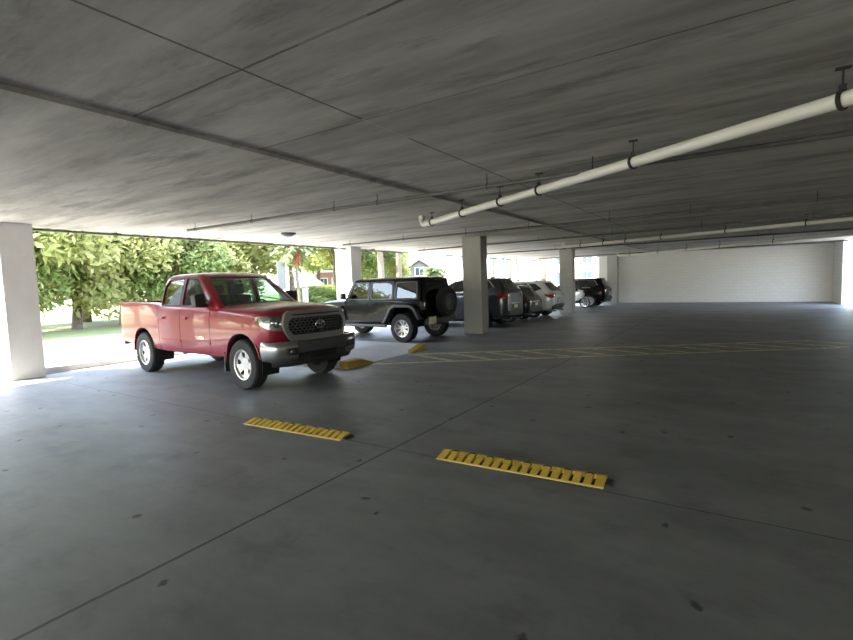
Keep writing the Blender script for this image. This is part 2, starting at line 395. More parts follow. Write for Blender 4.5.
# plan grid of heights
xs = [-13.1, -9.3, -8.45, -7.75, -7.42, -7.2]; ys = [y0, y0+.12, ya-.25, ya, 9.4, yb, yb+.35, y1-.12, y1]
def pz(x, y):
    if ya-.01 <= y <= yb+.01:
        t = min(1, max(0, (x+8.45)/(8.45-7.2))); return max(.006, PZ*(1-t))
    e = (y-ya) if y < ya else None
    if y < ya: lim = PZ*min(1, (ya-y)/.55)
    else: lim = PZ*min(1, (y-yb)/.75)
    t = min(1, max(0, (x+8.45)/(8.45-7.2))); r = PZ*(1-t)
    return max(.006, max(r, lim))
top = [[(x, y, pz(x, y)) for y in ys] for x in xs]
n = len(ys); vs = [v for r in top for v in r]; m_ = len(vs); vs += [(x, y, 0) for x in xs for y in ys]
fs = [(i*n+j, i*n+j+1, (i+1)*n+j+1, (i+1)*n+j) for i in range(len(xs)-1) for j in range(n-1)]
fs += [tuple(m_+k for k in f)[::-1] for f in fs]
per = [i*n for i in range(len(xs))]+[(len(xs)-1)*n+j for j in range(1, n)]+[i*n+n-1 for i in range(len(xs)-2, -1, -1)]+[j for j in range(n-2, 0, -1)]
fs += [(per[k], per[(k+1) % len(per)], m_+per[(k+1) % len(per)], m_+per[k]) for k in range(len(per))]
pm.add(vs, fs)
walk = thing('kerb_ramp', 'raised speckled concrete walkway with a kerb ramp between the red pickup and black off-roader', 'kerb ramp', (0, 0, 0))
tag(walk, kind='structure')
pm.build('walkway_slab', 'pad', walk, sm=False)
def yellow_kerb(yA, yB, yflat):
    """yellow painted kerb nose: full height from yA to yflat then falling to the floor at yB"""
    sg = 1 if yB > yA else -1
    mb = MB()
    prof = [(yA, PZ+.006), (yflat, PZ+.006), ((yflat+yB)/2, PZ*.55), (yB, .008)]
    rings = [[(-7.34-.03, y, 0), (-7.34-.03, y, z), (xf-.02, y, z), (xf+.012, y, z*.85), (xf+.03, y, 0)] for y, z in prof]
    mb.grid(rings); return mb.build('kerb_nose', 'curb_yellow', walk, ang=25)
yellow_kerb(7.70, 8.64, 8.2); yellow_kerb(10.86, 10.14, 10.74)

# ------------------------------------------------------------------ traffic spike strips
def spike_strip(loc, rz, L, n, label):
    root = thing('traffic_spike_strip', label, 'spike strip', loc, rz, 'yellow one-way spike strips')
    hm = MB(); pitch = L/n; H = .044; Wd = .25
    # lip, comb of sloped plates, back rail
    MB().prism([(0, 0), (.004, .006), (.03, .007), (.03, 0)], 0, 0, L).build('front_lip', 'yellow_lip', root, sm=False)
    prof = [(.026, .002), (.026, .008), (.175, H), (.205, H), (.205, .002)]
    for k in range(n):
        hm.prism(prof, 0, k*pitch+pitch*.17, (k+1)*pitch-pitch*.17)
    hm.prism([(.185, 0), (.185, H-.002), (.215, H-.002), (Wd, .010), (Wd, 0)], 0, 0, L)
    hm.prism([(.03, 0), (.19, 0), (.19, .001), (.03, .001)], 0, 0, L)
    hm.prism([(0.02, 0), (.028, .009), (.175, H+.002), (.21, H+.002), (.21, 0)], 0, 0, .012)
    hm.prism([(0.02, 0), (.028, .009), (.175, H+.002), (.21, H+.002), (.21, 0)], 0, L-.012, L)
    hm.build('housing', 'yellow', root, sm=False)
    bm_ = MB()
    for k in range(n+1):
        bm_.prism([(.031, .001), (.031, .002), (.184, .004), (.184, .001)], 0, k*pitch-pitch*.165, k*pitch+pitch*.165) if 0 < k < n else None
    bm_.build('slot', 'slot', root, sm=False)
    for k in range(1, n-1, 2):
        sm_ = MB(); x0 = k*pitch+pitch*.12; x1 = (k+1)*pitch-pitch*.12; xm = (x0+x1)/2; r = (x1-x0)/2
        pts = [(xm-r*math.cos(a), .172+.018*math.sin(a), H-.004+.008*math.sin(a)) for a in [PI*i/8 for i in range(9)]]
        sm_.tube(pts, .0055, 6); sm_.build('spike', 'slot', root)
    for k in range(n-1):
        bt = MB().lathe([(0, 0), (.009, 0), (.009, .006), (0, .008)], 8, 2, ((k+.5)*pitch, .23, .02), closed=False)
        if k % 4 == 1: bt.build('bolt', 'yellow', root)
    # anchoring bar that runs on past the strip end
    MB().box(L, L+.05, .06, .20, 0, .02).build('anchor_bar', 'iron', root, sm=False)
    return root
a3 = math.atan2(.10, 1.65)
spike_strip((-5.55, 3.90, 0), a3, 1.66, 17, 'pale yellow slotted spike strip on the floor just ahead of the red pickup')
spike_strip((-2.585, 4.04, 0), math.atan2(.085, 1.65), 1.64, 17, 'golden yellow slotted spike strip lying alone in the open floor nearest the viewer')

# ------------------------------------------------------------------ pipes under the ceiling
def ceil_at(x): return CZ+up if x > XS else CZ
def pipe_run(name, label, cat, pts, r, m, hang_t, group=None, elbow=True, hm='iron', couplings=(), hr=.006):
    root = thing(name, label, cat, (0, 0, 0), 0, group)
    P = [Vector(p) for p in pts]
    body = MB(); path = list(P)
    if elbow:
        d = (P[1]-P[0]).normalized(); R = r*2.2
        arc = []
        for k in range(7):
            a = PI/2*k/6; arc.append(P[0]+d*(R-R*math.sin(PI/2-a) if False else R*(1-math.cos(a)))+Vector((0, 0, R*(1-math.sin(a)))))
        path = [Vector((P[0].x, P[0].y, ceil_at(P[0].x)))]+arc[::1]+P[1:]
    body.tube(path, r, 14); body.build('pipe', m, root, ang=50)
    L = (P[-1]-P[0]); d = L.normalized()
    if elbow:
        MB().tube([P[0]+d*r*2.2, P[0]+d*(r*2.2+r*1.3)], r*1.14, 14).build('fitting', m, root, ang=50)
        MB().tube([(P[0].x, P[0].y, P[0].z+r*2.0), (P[0].x, P[0].y, P[0].z+r*3.4)], r*1.14, 14).build('fitting', m, root, ang=50)
    for t in couplings:
        q = P[0]+L*t; MB().tube([q-d*r*1.3, q+d*r*1.3], r*1.3, 12).build('coupling', m, root, ang=50)
    for t in hang_t:
        q = P[0]+L*t; hb = MB(); side = d.cross(Vector((0, 0, 1))).normalized()
        rr = r*1.06+.006
        ring = [q+side*math.cos(a)*rr+Vector((0, 0, math.sin(a)*rr)) for a in [2*PI*k/16 for k in range(17)]]
        w = max(.006, r*.22)
        for s_ in (-1, 1):
            hb.tube([p+d*s_*w*.6 for p in ring], w*.75, 6, caps=False)
        zt = ceil_at(q.x); zt += .004
        hb.tube([q+Vector((0, 0, rr)), Vector((q.x, q.y, zt))], hr, 6)
        if r > .04:
            hb.box(q.x-.022, q.x+.022, q.y-.022, q.y+.022, q.z+rr-.005, q.z+rr+.045)
            hb.box(q.x-.05, q.x+.05, q.y-.03, q.y+.03, zt-.016, zt)
        hb.build('hanger', hm, root)
    return root
def ext(a, b, t): a, b = Vector(a), Vector(b); return tuple(a+(b-a)*t)
P1A, P1B = (-6.206, 9.421, 3.17), (-.698, 6.036, 3.17); H1 = [.083, .292, .497, .659, .931, 1.25, 1.6]
P2A, P2B = (-6.23, 20.346, 3.17), (-2.163, 18.826, 3.17); P3A, P3B = (-6.437, 32.234, 3.17), (-3.424, 29.838, 3.17)
pipe_run('drain_pipe', 'thick white drain pipe in black hangers nearest under the ceiling', 'pipe',
         [P1A, ext(P1A, P1B, 1.9)], .064, 'pvc', [t/1.9 for t in H1], 'white drain pipes under the ceiling', hr=.008)
pipe_run('drain_pipe', 'white drain pipe ending over the second grey column', 'pipe',
         [P2A, ext(P2A, P2B, 2.4)], .06, 'pvc', [.08, .18, .27, .40, .6, .8], 'white drain pipes under the ceiling', hr=.008)
pipe_run('drain_pipe', 'white drain pipe farthest off, ending beside the last grey column', 'pipe',
         [P3A, ext(P3A, P3B, 3.4)], .06, 'pvc', [.08, .25, .4, .55, .75], 'white drain pipes under the ceiling', hr=.008)
gp = 'thin grey sprinkler pipes under the ceiling'
pipe_run('sprinkler_pipe', 'thin grey sprinkler pipe passing over the red pickup', 'pipe', [(-10.9, 6.5, 3.235), (4.5, 6.85, 3.235)], .029, 'conduit', [.02, .15, .30, .365, .5, .6, .8], gp, False, couplings=(.405, .62))
pipe_run('sprinkler_pipe', 'thin grey sprinkler pipe passing over the black off-roader', 'pipe', [(-11.5, 12.45, 3.235), (4.5, 12.55, 3.235)], .029, 'conduit', [.02, .16, .3, .42, .55, .66, .8], gp, False, couplings=(.36, .6))
pipe_run('sprinkler_pipe', 'thin grey sprinkler pipe just beyond the nearest grey column', 'pipe', [(-11.5, 17.1, 3.235), (4.5, 16.1, 3.235)], .029, 'conduit', [.02, .18, .34, .5, .66, .82], gp, False, couplings=(.4,))
pipe_run('sprinkler_pipe', 'thin grey sprinkler pipe before the second grey column', 'pipe', [(-11.2, 22.5, 3.235), (4.5, 22.2, 3.235)], .029, 'conduit', [.02, .25, .5, .75], gp, False, couplings=(.4,))
pipe_run('sprinkler_pipe', 'thin grey sprinkler pipe near the far block wall', 'pipe', [(-11.2, 31, 3.235), (4.5, 30.6, 3.235)], .029, 'conduit', [.02, .25, .5, .75], gp, False, couplings=(.4,))
# conduit along the open slab edge
pipe_run('edge_conduit', 'dark conduit clamped along the open edge of the ceiling slab', 'conduit', [(-13.3, -6.5, 3.30), (-13.3, 36.3, 3.30)], .03, 'conduit', [k/22+.02 for k in range(22)], None, False)
# conduit bending down beside the white column
cb = thing('bent_conduit', 'thin conduit bending down from the ceiling beside the sunlit white column', 'conduit')
MB().tube([(-13.16, 16.2, 3.345), (-13.16, 15.8, 3.30), (-13.16, 15.4, 3.12), (-13.16, 15.23, 2.85), (-13.16, 15.2, 2.5), (-13.16, 15.2, 0.0)], .028, 10).build('pipe', 'conduit', cb, ang=60)
for z in (.8, 1.6, 2.4):
    MB().box(-13.2, -13.12, 15.122, 15.23, z, z+.04).build('clamp', 'iron', cb, sm=False)
# round ceiling fixture
fx = thing('ceiling_light', 'small round unlit ceiling light above the red pickup', 'ceiling light', (-10.86, 9.5, CZ))
MB().lathe([(0, 0), (.21, 0), (.21, -.03), (.17, -.055), (0, -.055)], 24, 2, closed=False).build('housing', 'iron', fx)
MB().lathe([(0, -.05), (.15, -.056), (.13, -.085), (.07, -.105), (0, -.11)], 24, 2, closed=False).build('diffuser', 'dgrey', fx)

# ------------------------------------------------------------------ vehicle helpers
def sec(w, zb, zs, zw, zh, ze, c, yi=.80, ye=.95, ys=.965):
    return [(0, zb), (w*.78, zb), (w*ys, zs), (w, zw), (w*.99, zh), (w*ye, ze), (w*yi, ze+c*.55), (w*.42, ze+c*.92), (0, ze+c)]
def loft(name, stations, m, parent, sub=2, crease=(2, 5), ckv=.45, capc=.5):
    rings = []
    for x, pts in stations:
        r = [(x, y, z) for y, z in pts]+[(x, -y, z) for y, z in pts[-2:0:-1]]
        rings.append(r)
    n = len(rings[0]); h = n//2
    mb = MB().grid(rings, capa=False, capb=False)
    for base, flip in ((0, False), ((len(rings)-1)*n, True)):
        fs = [(base, base+1, base+n-1)]+[(base+i, base+i+1, base+n-i-1, base+n-i) for i in range(1, h-1)]+[(base+h-1, base+h, base+h+1)]
        mb.f += fs
    me = bpy.data.meshes.new(name); me.from_pydata(mb.v, [], mb.f)
    bm = bmesh.new(); bm.from_mesh(me); bmesh.ops.recalc_face_normals(bm, faces=bm.faces)
    cl = bm.edges.layers.float.get('crease_edge') or bm.edges.layers.float.new('crease_edge')
    L = len(rings)
    for e in bm.edges:
        a, b = e.verts[0].index, e.verts[1].index
        ka, kb = a % n, b % n; ra, rb = a//n, b//n
        if ra != rb and ka == kb and (min(ka, n-ka) in crease): e[cl] = ckv
        if ra == rb and ra in (0, L-1) and (abs(ka-kb) == 1 or abs(ka-kb) == n-1): e[cl] = capc
    bm.to_mesh(me); bm.free()
    o = link(name, me, parent, m); md = o.modifiers.new('s', 'SUBSURF'); md.levels = sub; md.render_levels = sub; bake(o); smooth(o.data, 40); return o
def ring(z, xf, xr, y, bow=.1, bowr=.03, rc=.1, dz=0, n=10):
    """rounded rectangle in plan, front at xf (bowed forward in the middle), rear at xr"""
    pts = []
    def front(t): return (xf+bow*(1-t*t), t)
    ys_ = y-rc
    for k in range(n+1):
        t = -1+2*k/n; pts.append((xf+bow*(1-t*t), t*ys_))
    for k in range(1, 4):
        a = PI/2*k/4; pts.append((xf-rc+rc*math.cos(a), ys_+rc*math.sin(a)))
    for k in range(n+1): pts.append((xf-rc+(xr+2*rc-xf)*k/n*1.0, y))
    for k in range(1, 4):
        a = PI/2+PI/2*k/4; pts.append((xr+rc+rc*math.cos(a), ys_+rc*math.sin(a)))
    for k in range(n+1):
        t = 1-2*k/n; pts.append((xr-bowr*(1-t*t), t*ys_))
    for k in range(1, 4):
        a = PI+PI/2*k/4; pts.append((xr+rc+rc*math.cos(a), -ys_+rc*math.sin(a)))
    for k in range(n+1): pts.append((xr+rc+(xf-2*rc-xr)*k/n, -y))
    for k in range(1, 4):
        a = 3*PI/2+PI/2*k/4; pts.append((xf-rc+rc*math.cos(a), -ys_+rc*math.sin(a)))
    out = []
    for x, yy in pts:
        s = (x-xr)/(xf-xr) if xf != xr else 0
        out.append((x, yy, z+dz*math.sin(PI*min(1, max(0, s)))))
    return out
def house(name, layers, m, parent, ang=50):
    rings = [ring(**l) for l in layers]
    last = rings[-1]; cx = sum(p[0] for p in last)/len(last)
    for sc, dz in ((.75, .012), (.4, .024), (.1, .028)):
        rings.append([(cx+(p[0]-cx)*sc, p[1]*sc, p[2]+dz) for p in last])
    o = MB().grid(rings).build(name, m, parent, ang=ang); return o
def arch(mb, x, z, r, y0, y1, wd=.05, a0=-8, a1=188, n=24):
    rings = []
    for k in range(n+1):
        a = math.radians(a0+(a1-a0)*k/n); c, s = math.cos(a), math.sin(a)
        rings.append([(x+c*q, yy, z+s*q) for q, yy in ((r, y0), (r, y1), (r+wd*.7, y1), (r+wd, y0))])
    return mb.grid(rings)
def liner(mb, x, z, r, y0, y1, n=20, a0=-20, a1=200):
    rings = []
    for k in range(n+1):
        a = math.radians(a0+(a1-a0)*k/n); c, s = math.cos(a), math.sin(a)
        rings.append([(x+c*q, yy, z+s*q) for q, yy in ((r, y0), (r, y1), (r-.012, y1), (r-.012, y0))])
    mb.grid(rings)
    pl = [(x+(r-.004)*math.cos(math.radians(a0+(a1-a0)*k/n)), z+(r-.004)*math.sin(math.radians(a0+(a1-a0)*k/n))) for k in range(n+1)]
    s_ = 1 if y1 > y0 else -1
    mb.prism(pl, 1, y0, y0+s_*.012)
    return mb
def cyl_y(x, z, r, y0, y1, n=40):
    return MB().prism([(x+r*math.cos(2*PI*k/n), z+r*math.sin(2*PI*k/n)) for k in range(n)], 1, y0, y1)
def wheel(parent, x, y, R, wd, style, sgn, rr=None, steer=0, zc=None, proto={}):
    """tyre part with rim and brake as sub-parts; sgn = outward side"""
    key = (R, wd, style)
    rr = rr or R*.62
    if key not in proto:
        h = wd/2
        prof = [(rr, -h*.82), (rr+.012, -h*.95), (rr+(R-rr)*.5, -h*1.02), (R*.955, -h*.93), (R*.992, -h*.78)]
        tr = []
        for q in (-.78, -.30, .0, .30, .78): pass
        prof += [(R, -h*.70), (R, -h*.40), (R-.011, -h*.385), (R-.011, -h*.31), (R, -h*.295), (R, -h*.05), (R-.011, -h*.035), (R-.011, h*.035), (R, h*.05), (R, h*.295), (R-.011, h*.31), (R-.011, h*.385), (R, h*.40), (R, h*.70)]
        prof += [(R*.992, h*.78), (R*.955, h*.93), (rr+(R-rr)*.5, h*1.02), (rr+.012, h*.95), (rr, h*.82)]
        tm = MB().lathe(prof, 44, 1)
        for k in range(44):   # shoulder tread blocks
            a = 2*PI*k/44
            for s_ in (-1, 1):
                c, s = math.cos(a), math.sin(a); vs = []
                for q, yy in ((R*.955, h*.95), (R+.004, h*.72), (R+.004, h*.5), (R*.95, h*.6)):
                    for da in (-.045, .045):
                        vs.append((q*math.cos(a+da), s_*yy, q*math.sin(a+da)))
                tm.add(vs, [(0, 1, 3, 2), (2, 3, 5, 4), (4, 5, 7, 6), (6, 7, 1, 0), (0, 2, 4, 6), (1, 7, 5, 3)])
        tme = tm.mesh('tire', ang=40)
        rm = MB().lathe([(rr-.004, -h*.8), (rr+.006, -h*.86), (rr+.006, -h*.82), (rr*.93, -h*.6), (rr*.9, h*.3), (rr*.955, h*.7), (rr+.006, h*.84), (rr+.014, h*.9), (rr+.012, h*.94), (rr-.008, h*.9), (rr*.93, h*.68), (rr*.87, h*.28), (rr*.9, -h*.6)], 40, 1)
        def dish(u, v, w):
            q = math.hypot(u, v)/rr; return (u, h*(.62-.22*(1-q)**1.5)-.028+w, v)
        holes = []
        def wedge(a, r0, r1, w0, w1, rad=.02):
            c = []
            for q, wv in ((r0, w0), (r1, w1)):
                c.append((q, wv))
            pl = [(c[0][0], -c[0][1]), (c[1][0], -c[1][1]), (c[1][0], c[1][1]), (c[0][0], c[0][1])]
            pl = rpoly(pl, rad, 3)
            return [(p[0]*math.cos(a)-p[1]*math.sin(a), p[0]*math.sin(a)+p[1]*math.cos(a)) for p in pl]
        if style == 'five':
            for k in range(5): holes.append(wedge(2*PI*k/5+.3, rr*.47, rr*.84, rr*.10, rr*.22, .03))
        elif style == 'jeep':
            for k in range(5):
                holes.append(wedge(2*PI*k/5+.31, rr*.36, rr*.89, rr*.07, rr*.225, .02))
                holes.append(wedge(2*PI*(k+.5)/5+.31, rr*.50, rr*.89, rr*.04, rr*.165, .015))
        else:
            for k in range(10): holes.append(wedge(2*PI*k/10+.1, rr*.36, rr*.88, rr*.045, rr*.15, .015))
        outer = [(rr*.945*math.cos(2*PI*k/60), rr*.945*math.sin(2*PI*k/60)) for k in range(60)]
        plate(rm, outer, dish, .028, holes)
        cz = h*.40
        rm.lathe([(0, cz+.02), (rr*.14, cz+.016), (rr*.17, cz), (rr*.17, cz-.03), (0, cz-.03)], 20, 1, closed=False)
        for k in range(5):
            a = 2*PI*k/5
            rm.lathe([(0, cz+.018), (.009, cz+.016), (.011, cz-.01), (0, cz-.01)], 6, 1, (rr*.27*math.cos(a), 0, rr*.27*math.sin(a)), closed=False)
        rme = rm.mesh('rim', ang=30)
        bme = MB().lathe([(0, -.01), (rr*.8, -.01), (rr*.8, .012), (rr*.3, .012), (rr*.3, .03), (0, .03)], 32, 1, closed=False).mesh('brake_disc')
        tme.materials.append(M_['tire']); rme.materials.append(M_['alloy']); bme.materials.append(M_['brake'])
        proto[key] = (tme, rme, bme)
    tme, rme, bme = proto[key]
    t = bpy.data.objects.new('wheel', tme); COL.objects.link(t); t.parent = parent
    t.location = (x, y, R if zc is None else zc); t.rotation_euler = (0, random.uniform(0, 6), steer if sgn > 0 else PI+steer)
    for nm, me in (('rim', rme), ('brake_disc', bme)):
        o = bpy.data.objects.new(nm, me); COL.objects.link(o); o.parent = t
    return t
def text_mesh(name, s, size, depth, mt, parent, matrix):
    c = bpy.data.curves.new('t', 'FONT'); c.body = s; c.size = size; c.extrude = depth; c.align_x = 'CENTER'; c.align_y = 'CENTER'
    o = bpy.data.objects.new('t', c); COL.objects.link(o); me = bpy.data.meshes.new_from_object(o.evaluated_get(bpy.context.evaluated_depsgraph_get()))
    bpy.data.objects.remove(o); q = link(name, me, parent, mt); q.matrix_local = matrix; return q
def seat(parent, x, y, z, w=.5, hr=True, name='seat'):
    mb = MB()
    mb.prism(rpoly([(x-.05, z), (x+.48, z+.04), (x+.48, z+.17), (x-.05, z+.12)], .05), 1, y-w/2, y+w/2)
    mb.prism(rpoly([(x-.12, z+.05), (x+.04, z+.05), (x-.08, z+.68), (x-.20, z+.68)], .05), 1, y-w/2, y+w/2)
    if hr:
        n_ = 1 if w < .7 else 2
        for k in range(n_):
            yy = y if n_ == 1 else y+(-.35 if k == 0 else .35)
            mb.prism(rpoly([(x-.21, z+.70), (x-.10, z+.70), (x-.12, z+.90), (x-.21, z+.90)], .04), 1, yy-.13, yy+.13)
    return mb.build(name, 'seat', parent, bevel=.012)

# ------------------------------------------------------------------ red pickup truck (x forward, origin under the front axle)
def pickup(loc, rz):
    T = thing('pickup_truck', 'dark red full-size pickup truck with grey honeycomb grille, nose to the drive aisle', 'pickup truck', loc, rz)
    st = [(.80, sec(.62, .66, .70, .86, 1.10, 1.19, .05)), (.74, sec(.80, .64, .68, .86, 1.12, 1.22, .08)), (.63, sec(.93, .62, .66, .86, 1.14, 1.25, .10)),
          (.48, sec(.99, .56, .60, .84, 1.17, 1.275, .11)), (0, sec(1.005, .48, .54, .82, 1.18, 1.295, .12)), (-.45, sec(1.005, .46, .52, .82, 1.20, 1.315, .12)),
          (-.80, sec(1.0, .46, .50, .82, 1.22, 1.34, .08)), (-1.1, sec(1.0, .46, .50, .82, 1.23, 1.35, .03)), (-2.0, sec(1.0, .46, .50, .82, 1.24, 1.36, .02)), (-2.95, sec(1.0, .46, .50, .82, 1.25, 1.37, .01)),
          (-3.02, sec(1.0, .46, .52, .82, 1.25, 1.45, .01, ye=.975)), (-3.7, sec(1.005, .48, .54, .82, 1.26, 1.455, .01, ye=.975)), (-4.72, sec(1.0, .55, .6, .82, 1.26, 1.465, .01, ye=.975)), (-4.83, sec(.98, .58, .63, .82, 1.26, 1.455, .01, ye=.975))]
    body = loft('body', st, 'red', T); tb = bvh(body)
    L = [dict(z=1.28, xf=-.60, xr=-3.0, y=.945, bow=.17), dict(z=1.37, xf=-.68, xr=-3.0, y=.935, bow=.17), dict(z=1.52, xf=-.90, xr=-2.985, y=.90, bow=.16), dict(z=1.70, xf=-1.16, xr=-2.96, y=.85, bow=.15),
         dict(z=1.86, xf=-1.40, xr=-2.93, y=.80, bow=.14), dict(z=1.93, xf=-1.52, xr=-2.91, y=.77, bow=.14, rc=.12), dict(z=1.975, xf=-1.64, xr=-2.86, y=.71, bow=.13, rc=.14), dict(z=2.0, xf=-1.78, xr=-2.78, y=.60, bow=.11, rc=.16)]
    cab = house('cab', L, 'red', T); tc_ = bvh(cab)
    # panes are laid on the uncut cab, then the openings are cut
    fd = [(-1.04, 1.40), (-1.60, 1.885), (-2.03, 1.90), (-2.03, 1.40)]; rd = [(-2.12, 1.40), (-2.12, 1.90), (-2.70, 1.89), (-2.84, 1.76), (-2.86, 1.40)]
    ws = [(-.84, 1.385), (-.64, 1.915), (.64, 1.915), (.84, 1.385)]; rw = [(-.72, 1.46), (-.62, 1.86), (.62, 1.86), (.72, 1.46)]
    cutters = []
    for sg in (1, -1):
        f = caster(tc_, 'side', sg)
        for pl in (fd, rd):
            q = rpoly(pl, .05); m_ = MB(); plate(m_, q, on(f, -.02), .006, step=.18); m_.build('side_window', 'glass', T)
            c = MB(); c.prism(q, 1, sg*.55, sg*1.2); cutters.append(c)
            # black rubber seal round the opening
            s_ = MB(); qq = rpoly([((p[0]-sum(a[0] for a in pl)/len(pl))*1.06+sum(a[0] for a in pl)/len(pl), (p[1]-1.65)*1.09+1.65) for p in pl], .06)
            plate(s_, qq, on(f, .001), .006, [q], step=.2); s_.build('window_seal', 'plastic', T)
    f = caster(tc_, 'end', 1); q = rpoly(ws, .07); m_ = MB(); plate(m_, q, on(f, -.02), .006, step=.12); m_.build('windshield', 'glass', T)
    c = MB(); c.prism(q, 0, -1.68, 0); cutters.append(c)
    f = caster(tc_, 'end', -1); q = rpoly(rw, .06); m_ = MB(); plate(m_, q, on(f, -.02), .006, step=.2); m_.build('rear_window', 'glass', T)
    c = MB(); c.prism(q, 0, -3.3, -2.7); cutters.append(c)
    inner = MB().grid([ring(z, a, b, y, bow=.15, rc=.09) for z, a, b, y in ((1.1, -.72, -2.94, .87), (1.38, -.78, -2.94, .87), (1.7, -1.23, -2.90, .78), (1.88, -1.50, -2.87, .72), (1.94, -1.66, -2.82, .66))])
    cut(cab, [inner]+cutters); smooth(cab.data, 40)
    floorcut = MB().box(-2.90, -.80, -.86, .86, .72, 1.6)
    bed = MB().prism(rpoly([(-3.10, -.82), (-3.10, .82), (-4.76, .82), (-4.76, -.82)], .05), 2, .80, 1.6)
    # door and bed seams as grooves
    seams = []
    for sg in (1, -1):
        f = caster(tb, 'side', sg)
        for a, b in (((-.98, .55), (-.98, 1.33)), ((-2.07, .55), (-2.07, 1.35)), ((-2.96, .50), (-2.96, 1.36)), ((-.98, .55), (-2.96, .55)), ((-.36, 1.06), (.55, 1.06))):
            if a[1] == 1.06: continue
            c = MB(); plate(c, strip(a, b, .012), on(f, -.02), .05, step=.15); seams.append(c)
        for xx in (0, -3.7):
            seams.append(cyl_y(xx, .43, .515, sg*.60, sg*1.3))
    fh = caster(tb, 'top')
    cut(body, [floorcut, bed]+seams); smooth(body.data, 40)
    for sg in (1, -1):
        for xx in (0, -3.7):
            arch(MB(), xx, .43, .505, sg*.93, sg*.982, .024, 12, 180).build('fender_lip', 'red', T)
            liner(MB(), xx, .43, .512, sg*.58, sg*.93).build('wheel_well', 'dark', T)
    for sg in (1, -1):
        wheel(T, 0, sg*.855, .415, .285, 'five', sg, .245, steer=.0); wheel(T, -3.7, sg*.855, .415, .285, 'five', sg, .245)
        MB().box(-.56, -.53, sg*.70, sg*.99, .26, .60).build('mud_flap', 'plastic', T, sm=False)
    ub = MB().box(.6, -4.7, -.42, -.34, .42, .52).box(.6, -4.7, .34, .42, .42, .52).tube([(0, -.75, .4), (0, .75, .4)], .05).tube([(-3.7, -.75, .4), (-3.7, .75, .4)], .06)
    ub.lathe([(0, -.14), (.14, -.08), (.14, .08), (0, .14)], 16, 1, (-3.7, 0, .4), closed=False); ub.build('chassis', 'dark', T)
    # bonnet ridge lines and cowl
    m_ = MB(); plate(m_, [(-.70, -.80), (-.60, -.80), (-.50, -.4), (-.47, 0), (-.50, .4), (-.60, .80), (-.70, .80), (-.62, .4), (-.58, 0), (-.62, -.4)], on(fh, .002), .012, step=.2); m_.build('cowl', 'plastic', T)
    for sg in (1, -1):
        w_ = MB(); w_.tube([(-.58, sg*.35+.1, 1.435), (-.72, sg*.35-.18, 1.50), (-.76, sg*.35-.32, 1.515)], .009, 6); w_.build('wiper', 'plastic', T)
    # grille
    def fx_(u, v): return .945-.15*(u/.85)**2-.16*max(0, v-1.0)
    def fm(base): return lambda u, v, w: (fx_(u, v)+base+w, u*1.04, v)
    out = [(-.60, 1.29), (.60, 1.29), (.665, 1.23), (.71, 1.09), (.69, .98), (.60, .83), (.52, .80), (-.52, .80), (-.60, .83), (-.69, .98), (-.71, 1.09), (-.665, 1.23)]
    hole = [(-.56, 1.175), (.56, 1.175), (.61, 1.12), (.625, 1.02), (.55, .90), (-.55, .90), (-.625, 1.02), (-.61, 1.12)]
    g = MB(); plate(g, rpoly(out, .04), fm(-.02), .055, [rpoly(hole, .03)], step=.1); gs = g.build('grille_surround', 'gun', T, ang=50)
    g = MB(); plate(g, [(-.52, 1.215), (.52, 1.215), (.55, 1.24), (-.55, 1.24)], fm(.03), .012, step=.1); g.build('grille_slot', 'plastic', T)
    g = MB(); plate(g, [(u*1.06, 1.035+(v-1.035)*1.1) for u, v in hole], fm(-.035), .012, step=.08); g.build('grille_backing', 'dark', T)
    g = MB(); hw = .048
    j = 0; z = .90
    while z < 1.19:
        u = -.64+(hw if j % 2 else 0)
        while u < .64:
            cxx, czz = u, z
            inside = abs(cxx) < .60-.5*max(0, 1.02-czz) and .905 < czz < 1.17
            if inside:
                oo = [(cxx+hw*.98*math.sin(PI/3*k), czz+hw*.62*math.cos(PI/3*k)) for k in range(6)]
                ii = [(cxx+hw*.74*math.sin(PI/3*k), czz+hw*.46*math.cos(PI/3*k)) for k in range(6)]
                N6 = len(g.v)
                V = [fm(-.022)(a, b, 0) for a, b in oo]+[fm(0.0)(a, b, 0) for a, b in oo]+[fm(0.0)(a, b, 0) for a, b in ii]+[fm(-.022)(a, b, 0) for a, b in ii]
                g.add(V, [(r*6+k, r*6+(k+1) % 6, ((r+1) % 4)*6+(k+1) % 6, ((r+1) % 4)*6+k) for r in range(4) for k in range(6)])
            u += hw*1.70
        z += hw*.93; j += 1
    g.build('grille_mesh', 'dgrey', T, sm=False)
    def ell(a, b, cy, cz, r=.007):
        return [(fx_(0, 1)+.02, cy+a*math.cos(2*PI*k/28), cz+b*math.sin(2*PI*k/28)) for k in range(29)]
    e = MB(); e.tube(ell(.105, .068, 0, 1.045), .009, 8, False); e.tube(ell(.032, .060, 0, 1.045), .007, 8, False); e.tube(ell(.075, .026, 0, 1.072), .007, 8, False); e.build('emblem', 'chrome', T)
    # headlights wrap the corner
    for sg in (1, -1):
        dg_ = (.819, .573*sg); f = caster(tb, 'diag', diag=dg_)
        P = [(.54, 1.215), (.36, 1.225), (.06, 1.205), (.02, 1.14), (.04, 1.03), (.15, .975), (.36, 1.01), (.56, 1.14)]
        P = rpoly([(u*sg, v) for u, v in P], .02)
        h_ = MB(); plate(h_, P, on(f, .002), .012, step=.07); hl = h_.build('headlight', 'lamp_in', T)
        for uu, vv, r in ((.13, 1.09, .052), (.26, 1.11, .052)):
            c = f(uu*sg, vv, .012); MB().lathe([(0, .014), (r*.5, .012), (r*.8, .004), (r, .016), (r*1.1, -.01), (0, -.01)], 18, 1, closed=False).build('lamp', 'chrome', hl).matrix_local = Matrix.Translation(c)@Matrix.Rotation(math.atan2(dg_[1], dg_[0])-PI/2, 4, 'Z')
